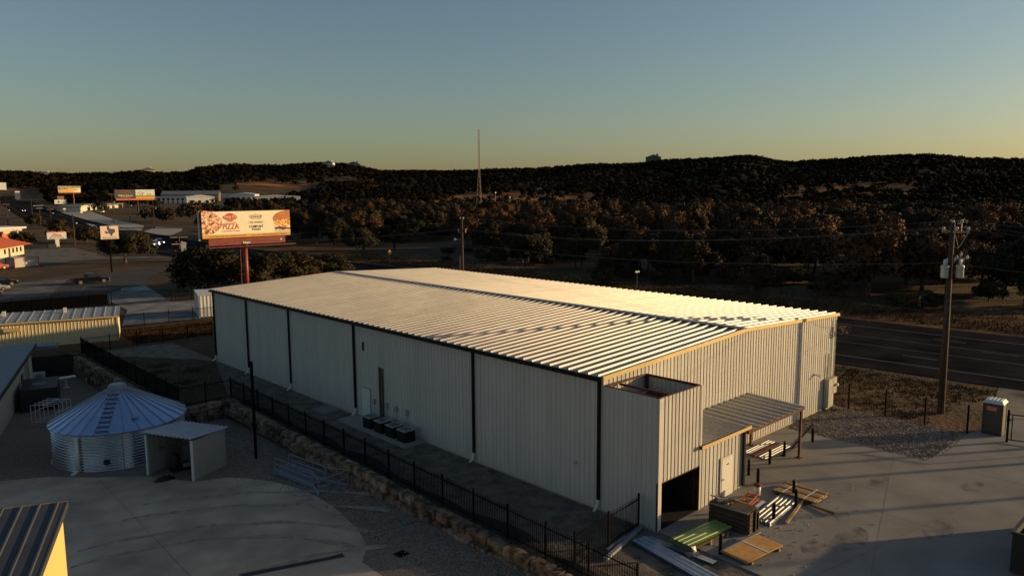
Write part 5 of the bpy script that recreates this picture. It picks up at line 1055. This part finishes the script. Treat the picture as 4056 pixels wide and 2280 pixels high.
MB().box(.3,-.029,1.45,.88,-.018,1.72).build('side_label', 'sign_red', t); o = text('Honey', .17, 'porta_white', t, (.58,-.012,1.64), (math.pi/2,0,math.pi)); o = text('Bucket', .15, 'porta_white', t, (.58,-.012,1.52), (math.pi/2,0,math.pi))
t = thing('roll_off_dumpster', 'black open dumpster cut by the right edge of the frame', 'dumpster', (6.65,-14.6,.05), 0.0)
MB().box(0,-2.3,.15,.06,0,1.6).box(.061,-2.3,.15,6.0,-2.24,1.6).box(.061,-.06,.15,6.0,0,1.6).box(5.94,-2.239,.15,6.0,-.061,1.6).build('body', 'tar_black', t)
MB().box(-.04,-2.36,1.6,6.05,-2.22,1.68).box(-.04,-.08,1.6,6.05,.06,1.68).box(-.04,-2.219,1.6,.08,-.081,1.68).build('rim', 'tar_black', t); MB().box(.0,-2.3,.08,6,0,.149).build('floor', 'rust_steel', t)
for k in range(8): MB().box(.6+k*.7,.001,.2,.68+k*.7,.08,1.58).build('rib', 'tar_black', t)
for x in (.5,5.5):
    for y in (-2.0,-.3): MB().cyl((x,y-.1,.08),(x,y+.1,.08),.08,.08,10).build('roller', 'iron', t)
for k in range(8): MB().box(-.015,-2.0+.0*k,.85-.085*k,-.002,-1.0+.05*(k % 3),.88-.085*k).build('text_line', 'grey_box', t)
MB().box(.3,-2.0,1.2,3.2,-.4,1.5).build('timber_load', 'wood', t)

# ------------------------------------------------------------------ vehicles
def vehicle(name, label, cat, kind, m, loc, rz, lights=False, group=None):
    t = thing(name, label, cat, loc, rz, group)
    if kind == 'pickup':
        Lv, Wv = 5.7, 1.95; body = [(-2.85,.55),(-2.85,1.12),(-.75,1.15),(1.15,1.12),(2.55,1.02),(2.82,.85),(2.85,.45),(2.5,.36),(-2.6,.4)]; cab = [(-.8,1.14),(-.72,1.78),(-.4,1.86),(.55,1.86),(.85,1.78),(1.5,1.12)]
    elif kind == 'suv':
        Lv, Wv = 4.9, 1.95; body = [(-2.4,.5),(-2.42,1.1),(1.1,1.1),(2.2,.98),(2.42,.8),(2.42,.42),(2.1,.34),(-2.2,.36)]; cab = [(-2.36,1.08),(-2.1,1.62),(-1.7,1.72),(.3,1.74),(.6,1.66),(1.35,1.08)]
    else:
        Lv, Wv = 4.7, 1.8; body = [(-2.3,.5),(-2.32,.95),(-1.6,1.02),(1.0,.98),(2.1,.82),(2.32,.65),(2.32,.38),(2.0,.3),(-2.1,.32)]; cab = [(-1.75,1.0),(-1.0,1.40),(-.6,1.46),(.2,1.45),(.5,1.38),(1.25,.97)]
    def loft(poly, w0, w1, zlo, zhi):
        mb = MB(); n = len(poly)
        def hw_(z): return w0+(w1-w0)*max(0, min(1, (z-zlo)/(zhi-zlo)))
        vs = [(x,-hw_(z),z) for x, z in poly]+[(x,hw_(z),z) for x, z in poly]
        return mb.add(vs, [tuple(range(n)), tuple(range(2*n-1,n-1,-1))]+[(i,i+n,(i+1)%n+n,(i+1)%n) for i in range(n)])
    bo = loft(body, Wv/2-.06, Wv/2, .3, .8).build('body', m, t); bv = bo.modifiers.new('b', 'BEVEL'); bv.width = .05; bv.segments = 2
    zr = max(z for _, z in cab); gl = loft(cab, Wv/2-.08, Wv/2-.30, 1.0, zr).build('cabin', m, t)
    def shrink(poly, f, dz=0): 
        cx_ = sum(p[0] for p in poly)/len(poly); cz_ = sum(p[1] for p in poly)/len(poly); return [(cx_+(x-cx_)*f, cz_+(z-cz_)*f+dz) for x, z in poly]
    # side glass as thin panes following the taper
    sp = shrink(cab, .82, -.01)
    for s in (-1, 1):
        def hw2(z): return (Wv/2-.08)+((Wv/2-.30)-(Wv/2-.08))*max(0,min(1,(z-1.0)/(zr-1.0)))+.006
        mb = MB(); mb.add([(x, s*hw2(z), z) for x, z in sp], [tuple(range(len(sp)))]); mb.build('side_window', 'glass_dark', gl)
    for i0, i1, nm in ((len(cab)-2,len(cab)-1,'windscreen'),(0,1,'rear_window')):
        (xa,za),(xb,zb) = cab[i0],cab[i1]; dx = .012 if nm == 'windscreen' else -.012
        def hh_(z): return (Wv/2-.08)+((Wv/2-.30)-(Wv/2-.08))*max(0,min(1,(z-1.0)/(zr-1.0)))-.08
        pa = (xa+(xb-xa)*.1, za+(zb-za)*.1); pb = (xa+(xb-xa)*.9, za+(zb-za)*.9)
        MB().add([(pa[0]+dx,-hh_(pa[1]),pa[1]+.01),(pa[0]+dx,hh_(pa[1]),pa[1]+.01),(pb[0]+dx,hh_(pb[1]),pb[1]+.01),(pb[0]+dx,-hh_(pb[1]),pb[1]+.01)], [(0,1,2,3)]).build(nm, 'glass_dark', gl)
    rw_ = .40 if kind != 'sedan' else .33
    for x in (-Lv/2+1.05, Lv/2-.95):
        for s in (-1, 1):
            wh = MB().cyl((x,s*(Wv/2-.22),rw_),(x,s*(Wv/2+.01),rw_),rw_,rw_,16).build('wheel', 'rubber', t); MB().cyl((x,s*(Wv/2+.011),rw_),(x,s*(Wv/2+.03),rw_),rw_*.6,rw_*.55,12).build('rim', 'rim', wh)
    zl = .8 if kind != 'sedan' else .62
    for s in (-1, 1):
        MB().box(Lv/2-.16,s*(Wv/2-.28)-.18,zl-.06,Lv/2+.01,s*(Wv/2-.28)+.18,zl+.09).build('headlight', 'headlight' if lights else 'lamp_glass', t)
        MB().box(-Lv/2-.02,s*(Wv/2-.14)-.1,zl-.02,-Lv/2+.12,s*(Wv/2-.14)+.1,zl+.24).build('taillight', 'red', t)
        MB().box(.95,s*(Wv/2)-.02+(.02 if s > 0 else -.13),1.08,1.1,s*(Wv/2)+.11 if s > 0 else s*(Wv/2)+.0,1.24).build('mirror', m, t)
    MB().box(Lv/2-.05,-.55,zl-.22,Lv/2+.02,.55,zl+.06).build('grille', 'trim_black', t); MB().box(Lv/2-.1,-Wv/2+.05,.36,Lv/2+.06,Wv/2-.05,.54).build('bumper', 'galv_dull' if kind == 'pickup' else m, t)
    if kind == 'pickup': MB().box(-2.72,-.75,1.05,-.85,.75,1.165).build('bed_floor', 'trim_black', t)
    return t
vehicle('pickup_truck', 'black pickup truck parked alone on the dark lane', 'pickup', 'pickup', 'car_black', (10.7,125.3,-.96), .0)
vehicle('pickup_truck', 'pale tan pickup with lit headlights leading on the highway', 'pickup', 'pickup', 'car_tan', (50.6,214.5,-.95), math.atan2(-1,-.03), True)
vehicle('pickup_truck', 'white pickup with lit headlights just behind the tan one', 'pickup', 'pickup', 'car_white', (54.6,222.5,-.95), math.atan2(-1,-.03), True)
vehicle('parked_car', 'silver sedan at the left edge of the concrete lot', 'car', 'sedan', 'car_silver', (-3.8,125.4,-.97), .05); vehicle('suv', 'dark sport utility vehicle behind the silver sedan', 'car', 'suv', 'car_black', (-1.6,132,-.97), .1); vehicle('parked_car', 'red car just entering the left edge of the lot', 'car', 'sedan', 'car_red', (-6.0,118.3,-.97), 0)
vehicle('suv', 'black vehicle passing behind the state outline sign', 'car', 'suv', 'car_black', (63.1,320.3,.5), math.atan2(-1,-.08)); vehicle('car', 'distant car with bright headlights high on the highway', 'car', 'sedan', 'car_black', (79,541,3.95), math.atan2(-1,-.12), True); vehicle('car', 'distant car with headlights nearer the dry verge', 'car', 'sedan', 'car_black', (72.5,474.1,2.95), math.atan2(-1,-.12), True)
vehicle('utility_vehicle', 'small red vehicle beside the white storage box', 'car', 'suv', 'red', (3.3,167.8,-1), .3)

# ------------------------------------------------------------------ trees
def leaf_cloud(rng, lobes, n, size, up=.25):
    """n leaf-clump quads spread over the lobes [(c, r)]"""
    w = np.array([l[1]**2 for l in lobes]); w /= w.sum(); k = rng.choice(len(lobes), n, p=w)
    c = np.array([l[0] for l in lobes])[k]; r = np.array([l[1] for l in lobes])[k]
    d = rng.normal(size=(n, 3)); d /= np.linalg.norm(d, axis=1)[:, None]; d[:, 2] = np.where(d[:, 2] < -.6, -d[:, 2]*.6, d[:, 2])
    p = c+d*(r*rng.uniform(.55, 1.08, n))[:, None]*np.array([1, 1, .85])
    nrm = d+rng.normal(size=(n, 3))*.7; nrm /= np.linalg.norm(nrm, axis=1)[:, None]
    a = np.cross(nrm, rng.normal(size=(n, 3))); a /= np.linalg.norm(a, axis=1)[:, None]; b = np.cross(nrm, a)
    s = size*rng.uniform(.55, 1.3, n)[:, None]; e = rng.uniform(.5, 1, n)[:, None]
    V = np.stack([p-a*s-b*s*e*.6, p+a*s*.8-b*s*e, p+a*s+b*s*e*.7, p-a*s*.7+b*s*e], 1).reshape(-1, 3)
    cc = np.mean(c, 0); g_ = p-cc+np.array([0, 0, .3]); g_ /= np.linalg.norm(g_, axis=1)[:, None]; bn = d*.8+g_*.7; bn /= np.linalg.norm(bn, axis=1)[:, None]
    return V, np.repeat(bn, 4, 0)
def quads(n, off=0): i = np.arange(n)*4+off; return np.stack([i, i+1, i+2, i+3], 1)
def make_tree(seed, h, rad_, kind, leafn=2600, size=.22, squat=.62, trunks=1):
    rng = np.random.default_rng(seed); lobes = []; zc = h*.54
    nl = 26
    for i in range(nl):
        a = rng.uniform(0, 6.28); rr = rad_*math.sqrt(rng.uniform(0, 1))*.78; z = zc+(rng.uniform(-1, 1))*h*.31*(1-.35*(rr/rad_)**2); lobes.append((np.array([rr*math.cos(a), rr*math.sin(a), z]), rad_*rng.uniform(.22, .40)))
    V, bn = leaf_cloud(rng, lobes, leafn, size); cm = np_mesh('crown', V, quads(leafn), kind, bent=bn)
    tr = MB(); rnd = random.Random(seed)
    for t_ in range(trunks):
        a0 = rnd.uniform(0, 6.28); o = .3*(trunks > 1)*rad_*.4; bx_, by_ = o*math.cos(a0), o*math.sin(a0); zf = h*rnd.uniform(.22, .32); q = (bx_*1.4+rnd.uniform(-.2,.2), by_*1.4+rnd.uniform(-.2,.2), zf); r0 = .045*h*.8/(trunks**.5)
        tr.cyl((bx_, by_, -.3), q, r0, r0*.75, 8)
        for k in range(5):
            l = lobes[rnd.randrange(nl)][0]; m_ = (q[0]+(l[0]-q[0])*.5+rnd.uniform(-.2,.2), q[1]+(l[1]-q[1])*.5, q[2]+(l[2]-q[2])*.55); tr.cyl(q, m_, r0*.55, r0*.35, 6); tr.cyl(m_, tuple(l), r0*.35, r0*.1, 5)
    return cm, tr.mesh('trunk', 'bark')
PROT = {}
for nm, seeds, h_, r_, kind, n_, s_ in [('oak', (1,2,3), 6.6, 4.2, 'leaf_oak', 7000, .15), ('olive', (4,5,6), 7.0, 3.9, 'leaf_olive', 6500, .15), ('brown', (7,8,9), 7.2, 3.8, 'leaf_brown', 5000, .14), ('shrub', (10,11), 2.6, 2.0, 'leaf_olive', 2600, .11)]:
    PROT[nm] = [make_tree(s, h_, r_, kind, n_, s_, trunks=1+(s % 3 == 0)) for s in seeds]
def put_tree(nm, i, x, y, s, rz, label, group, z=None, sz=1.0, cat='tree'):
    cm, tm = PROT[nm][i % len(PROT[nm])]
    o = thing('shrub' if nm == 'shrub' else 'tree', label, cat if nm != 'shrub' else 'shrub', (x, y, float(zg(x, y)) if z is None else z), rz, group); o.scale = (s, s, s*sz)
    link('crown', cm, o); link('trunk', tm, o); return o
# hand placed trees
for nm, i, x, y, s, sz, lb in [
    ('oak',0,27.7,163.5,1.45,.80,'broad dark live oak behind the state outline sign'),
    ('oak',1,20.2,97,1.35,.86,'dark round oak under the left end of the pizza billboard'),
    ('oak',2,29.5,95,1.35,.74,'dark oak right of the billboard pole'),('olive',0,36.5,98.5,1.25,.68,'olive oak farther right of the billboard pole'),
    ('oak',0,25.0,94,1.2,.7,'dark oak directly behind the billboard pole'),('oak',1,42,99,1.2,.6,'low dark oak at the right end of the billboard trees'),
    ('oak',0,78,146,1.15,.95,'oak with bare trunk on the open ground left of the diamond sign'),('olive',1,92,150,1.15,.95,'twisted olive tree on the open ground beyond the diamond sign'),
    ('brown',0,109,105,1.15,1.1,'tall brownish tree standing alone right of the roof pole'),('olive',2,84,66,.95,.9,'olive tree at the wood edge just above the roof'),
    ('oak',1,88,55,1.35,1.0,'dark wide tree at the wood edge behind the green street sign'),('olive',0,79,36,.95,.95,'round olive tree standing forward of the wood edge'),
    ('brown',1,95,26,1.15,1.0,'brown tree left of the transformer pole at the wood edge'),('oak',2,97,8,1.1,1.0,'dark tree right of the transformer pole at the wood edge'),('oak',0,112,14,1.25,.9,'dark tree at the right side of the wood edge'),('olive',1,110,42,1.2,1.0,'olive tree behind the forward round tree')]:
    put_tree(nm, i, x, y, s, i*1.7+x, lb, None, sz=sz)
for k, (x, y, s, lb) in enumerate([(76.5,12.5,1.0,'small green shrub behind the transformer pole'),(43,155,1.1,'orange brown shrub at the lane corner'),(52,334,1.6,'shrubs on the dry verge left of the highway'),(47,350,2.2,'large dark shrub on the left verge'),(35,255,2.4,'dark thicket behind the white roadside sign'),(40,245,2.0,'smaller thicket beside the white roadside sign'),(45.5,238,1.3,'tawny shrub right of the white roadside sign'),(22,240,1.8,'shrub behind the orange roof building'),(72,60,1.2,'low dark bush above the far roof edge'),(100,300,2.6,'dark bush row right of the pale lot across the highway')]):
    put_tree('shrub', k, x, y, s, k*1.1, lb, None)
# dry open fields in the clearings
def polar(az0, az1, r0, r1, n=8):
    a = [rad(az0+(az1-az0)*i/n) for i in range(n+1)]
    return [(-25.7+r0*math.sin(t_), -21.2+r0*math.cos(t_)) for t_ in a]+[(-25.7+r1*math.sin(t_), -21.2+r1*math.cos(t_)) for t_ in reversed(a)]
mat('dry_field', (.16, .070, .028), .95, 0, .3, .05, col2=(.30, .145, .062), spec=.05, bump=.2, bscale=.8, detail=10)
drape('dry_field', polar(36,50,500,930), 'dry_field', .35, 25); drape('hill_field', polar(62.5,72.5,800,980), 'dry_field', .5, 12); drape('brown_slope', polar(23.5,28.6,1005,1085), 'dry_field', .5, 12)
# woods across the highway
CAMX, CAMY = -25.7, -21.2
def in_clear(x, y, r, az):
    if 36.2 < az < 49.6 and 560 < r < 880+30*math.sin(az*1.9): return noise.noise((x*.03,y*.03,4)) < .34 and random.random() > .05
    if 63 < az < 72 and 835+18*math.sin(az*3) < r < 930+25*math.sin(az*2.3): return noise.noise((x*.05,y*.05,1)) < .28 and random.random() > .16
    if 23.6 < az < 28.5 and 1012+14*math.sin(az*2) < r < 1078+12*math.sin(az*2.7): return noise.noise((x*.03,y*.03,1)) < .10 and random.random() > .13
    if az > 73.6 and 215 < r < 300: return True
    if 29.6 < az < 31.6 and 1030 < r < 1075: return True
    if 51 < az < 54 and 420 < r < 500: return True
    if az < 36.5 and r < 720:
        # open ground, lots and warehouses on the left
        hx = float(hwx(y)); o = x-hx
        if o < 32 and y < 640: return True
        if 95 < y < 760 and 33 < o < 120 and az < 31 and r > 250: return (math.sin(x*.05)*math.cos(y*.043)) < .45
        if 640 < r < 720 and az < 28: return True
    if 36.5 > az > 24 and 120 < r < 230: return math.sin(x*.09+1)*math.cos(y*.08) < .15
    return False
cand = []
rng = np.random.default_rng(21)
def scatter(r0, r1, dens, lo=6., hi=81.):
    A = .5*rad(hi-lo)*(r1*r1-r0*r0); n = int(A*dens)
    az = rng.uniform(lo, hi, n); rr = np.sqrt(rng.uniform(r0*r0, r1*r1, n)); return np.stack([CAMX+rr*np.sin(np.radians(az)), CAMY+rr*np.cos(np.radians(az)), rr, az], 1)
pts = np.concatenate([scatter(95, 330, .0092), scatter(330, 560, .0125), scatter(560, 900, .0125), scatter(900, 1500, .0125)])
bld = [(250,690,60),(215,690,25),(240,640,40),(315,765,55),(290,720,45),(400,850,70),(317,685,42),(300,640,34),(275,600,26),(260,760,45),(130,560,50),(207,372,14),(293,345,9),(106,407,12),(117,589,12)]
near = []; far = []
occ = {}
for x, y, r, az in pts[np.argsort(pts[:, 2])]:
    a2 = math.degrees(math.atan2(x, y)); hx = float(hwx(min(y, 990)))
    if y < 1000 and x < hx+(29+5*math.sin(y*.11) if y < 250 else 24): continue
    if in_clear(x, y, r, az): continue
    if any((x-bx)**2+(y-by)**2 < br*br for bx, by, br in bld): continue
    sp = 6.0 if r < 330 else 5.0
    key = (int(x//sp), int(y//sp))
    if any(((x-q[0])**2+(y-q[1])**2) < sp*sp for dx in (-1,0,1) for dy in (-1,0,1) for q in occ.get((key[0]+dx, key[1]+dy), [])): continue
    occ.setdefault(key, []).append((x, y))
    (near if len(near) < 285 else far).append((x, y, r, az))
lab = {'oak':('dark live oak standing in the woods across the highway','dark oaks in the woods'),'olive':('olive green tree standing in the woods across the highway','olive trees in the woods'),'brown':('brown autumn tree standing in the woods across the highway','brown autumn trees in the woods')}
for k, (x, y, r, az) in enumerate(near):
    v = noise.noise((x*.02, y*.02, 3))+random.uniform(-.35,.35); nm = 'oak' if v < -.12 else ('olive' if v < .08 else 'brown')
    put_tree(nm, k, x, y, random.uniform(1.0,1.75), random.uniform(0,6.28), *lab[nm], sz=random.uniform(.85,1.15))
for k in range(64):
    y = random.uniform(-40, 165); x = float(hwx(y))+random.uniform(25, 48)
    if math.degrees(math.atan2(x+25.7, y+21.2)) < 38: continue
    put_tree('shrub', k, x, y, random.uniform(.6,1.5), random.uniform(0,6.28), 'low olive shrub at the edge of the woods across the highway', 'shrubs along the wood edge', sz=random.uniform(.7,1.1))
def mass(name, P, label, nq, sz, hh=(3.5,6.5), rr=(2.0,3.8), m='leaf_wood'):
    n = len(P); rg = np.random.default_rng(5); P = np.array(P); z = zg(P[:, 0], P[:, 1]); h = rg.uniform(*hh, n); r = rg.uniform(*rr, n)
    d = rg.normal(size=(n, nq, 3)); d /= np.linalg.norm(d, axis=2)[..., None]; d[..., 2] = np.abs(d[..., 2])*rg.choice([1, 1, 1, -.5], (n, nq))
    rad3 = rg.uniform(.55, 1.05, (n, nq, 1))
    c = np.stack([P[:, 0], P[:, 1], z+h*.5], 1)[:, None]; p = c+d*rad3*np.stack([r, r, h*.5], 1)[:, None]
    nrm = d+rg.normal(size=d.shape)*.6; nrm /= np.linalg.norm(nrm, axis=2)[..., None]
    a = np.cross(nrm, rg.normal(size=d.shape)); a /= np.linalg.norm(a, axis=2)[..., None]; b = np.cross(nrm, a)
    s = (sz*rg.uniform(.6, 1.3, (n, nq, 1)))*(.6+.4*(r/3.)[:, None, None])
    V = np.stack([p-a*s-b*s*.7, p+a*s*.8-b*s, p+a*s+b*s*.6, p-a*s*.7+b*s], 2).reshape(-1, 3)
    o = link(name, np_mesh(name, V, quads(n*nq), m, bent=np.repeat(d.reshape(-1, 3), 4, 0))); return tag(o, label, 'woods', kind='stuff')
mid = [q for q in far if q[2] < 560]; hil = [q for q in far if q[2] >= 560]
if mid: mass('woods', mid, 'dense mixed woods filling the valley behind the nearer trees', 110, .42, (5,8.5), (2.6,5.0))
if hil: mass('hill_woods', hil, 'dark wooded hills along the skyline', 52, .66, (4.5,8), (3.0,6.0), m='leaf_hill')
# dry grass tufts on the verges
def tufts(name, label, fn, n, h=(.15,.5), m='grass_dry'):
    rg = np.random.default_rng(11); P = np.array([fn(rg) for _ in range(n)]); z = zg(P[:, 0], P[:, 1]); V = []; k = 5
    base = np.repeat(np.stack([P[:, 0], P[:, 1], z], 1), k, 0); N = len(base); a = rg.uniform(0, 6.28, N); hh = rg.uniform(*h, N); ln = rg.uniform(.05,.35, N); w_ = .03+.02*rg.uniform(size=N)
    t0 = np.stack([np.cos(a), np.sin(a), 0*a], 1); s0 = np.stack([-np.sin(a), np.cos(a), 0*a], 1); off = rg.normal(size=(N, 3))*np.array([.12,.12,0])
    V = np.stack([base+off-s0*w_[:, None], base+off+s0*w_[:, None], base+off+t0*ln[:, None]+np.stack([0*a,0*a,hh], 1)], 1).reshape(-1, 3)
    F = np.arange(N*3).reshape(-1, 3); return tag(link(name, np_mesh(name, V, F, m)), label, 'grass', kind='stuff')
tufts('verge_grass', 'dry grass on the verge between fence and highway', lambda g_: (g_.uniform(24.6,40.5), g_.uniform(-6,46)), 5200, (.06,.28))
tufts('tawny_grass', 'tawny grass along the far side of the highway', lambda g_: (lambda y: (float(hwx(y))+14+abs(g_.normal())*7, y))(g_.uniform(-20,150)), 6000, (.15,.6))
tufts('yard_grass', 'dry grass in the strip before the storage building', lambda g_: (g_.uniform(-2.5,8.8), g_.uniform(56.8,65.8)), 2600, (.06,.22))

tufts('pad_weeds', 'dark weed clumps on the bare pad near the tank', lambda g_: (lambda c: (c[0]+g_.normal()*.5, c[1]+g_.normal()*.35))([(-6.5,40),(-5.5,43),(-6.8,36.5),(-4.2,45.5),(-6.2,48),(-3.0,41.5),(-5.0,38)][g_.integers(7)]), 420, (.03,.14))
def stones(name, label, fn, n, size, m, zf):
    rg = np.random.default_rng(3); P = np.array([fn(rg) for _ in range(n)]); z = np.array([zf(x, y) for x, y in P]); r = rg.uniform(*size, n)
    base = np.array([(1,0,0),(0,1,0),(-1,0,0),(0,-1,0),(0,0,.8),(0,0,-.6)], float); jit = rg.uniform(.6,1.3,(n,6,1)); a = rg.uniform(0,6.28,n); ca_, sa_ = np.cos(a), np.sin(a)
    q = base[None]*jit*r[:, None, None]; V = np.stack([q[...,0]*ca_[:,None]-q[...,1]*sa_[:,None]+P[:,0,None], q[...,0]*sa_[:,None]+q[...,1]*ca_[:,None]+P[:,1,None], q[...,2]+z[:,None]+r[:,None]*.3], -1).reshape(-1,3)
    F = np.array([(0,1,4),(1,2,4),(2,3,4),(3,0,4),(1,0,5),(2,1,5),(3,2,5),(0,3,5)]); F = (F[None]+np.arange(n)[:,None,None]*6).reshape(-1,3)
    return tag(link(name, np_mesh(name, V, F, m)), label, 'gravel', kind='stuff')
mat('pebble', (.15, .135, .115), .95, 0, .2, 3, col2=(.24, .215, .185), island=.5, spec=.1)
def gp(g_):
    while True:
        x, y = g_.uniform(17.5,24.1), g_.uniform(-8.4,-.1)
        if y > -8.3+.0*x: return x, y
stones('loose_gravel', 'coarse grey stones covering the gravel bed', gp, 9000, (.03,.065), 'pebble', lambda x, y: .03)
def yp(g_):
    while True:
        y = g_.uniform(-5,29); x = float(xfence(y))-.9-abs(g_.normal())*2.2
        if x > -10.5 and not (x < -8.6 and y < 16): return x, y
stones('yard_stones', 'loose stones scattered over the gravel yard', yp, 9000, (.02,.05), 'pebble', lambda x, y: float(zyard(y))+.012)

mat('litter', (.22, .18, .13), .9, 0, .3, 4, col2=(.34, .29, .22), island=.5, spec=.1)
stones('site_litter', 'scraps and grit scattered over the apron near the materials', lambda g_: (3.5+g_.normal()*3.0, -6.6+g_.normal()*1.4), 260, (.012,.05), 'litter', lambda x, y: .055 if x > .3 else .02)
stones('pad_grit', 'clods and grit on the bare pad beside the long wall', lambda g_: (g_.uniform(-4.2,-.2), g_.uniform(-2,44)), 2600, (.015,.05), 'pebble', lambda x, y: .014)
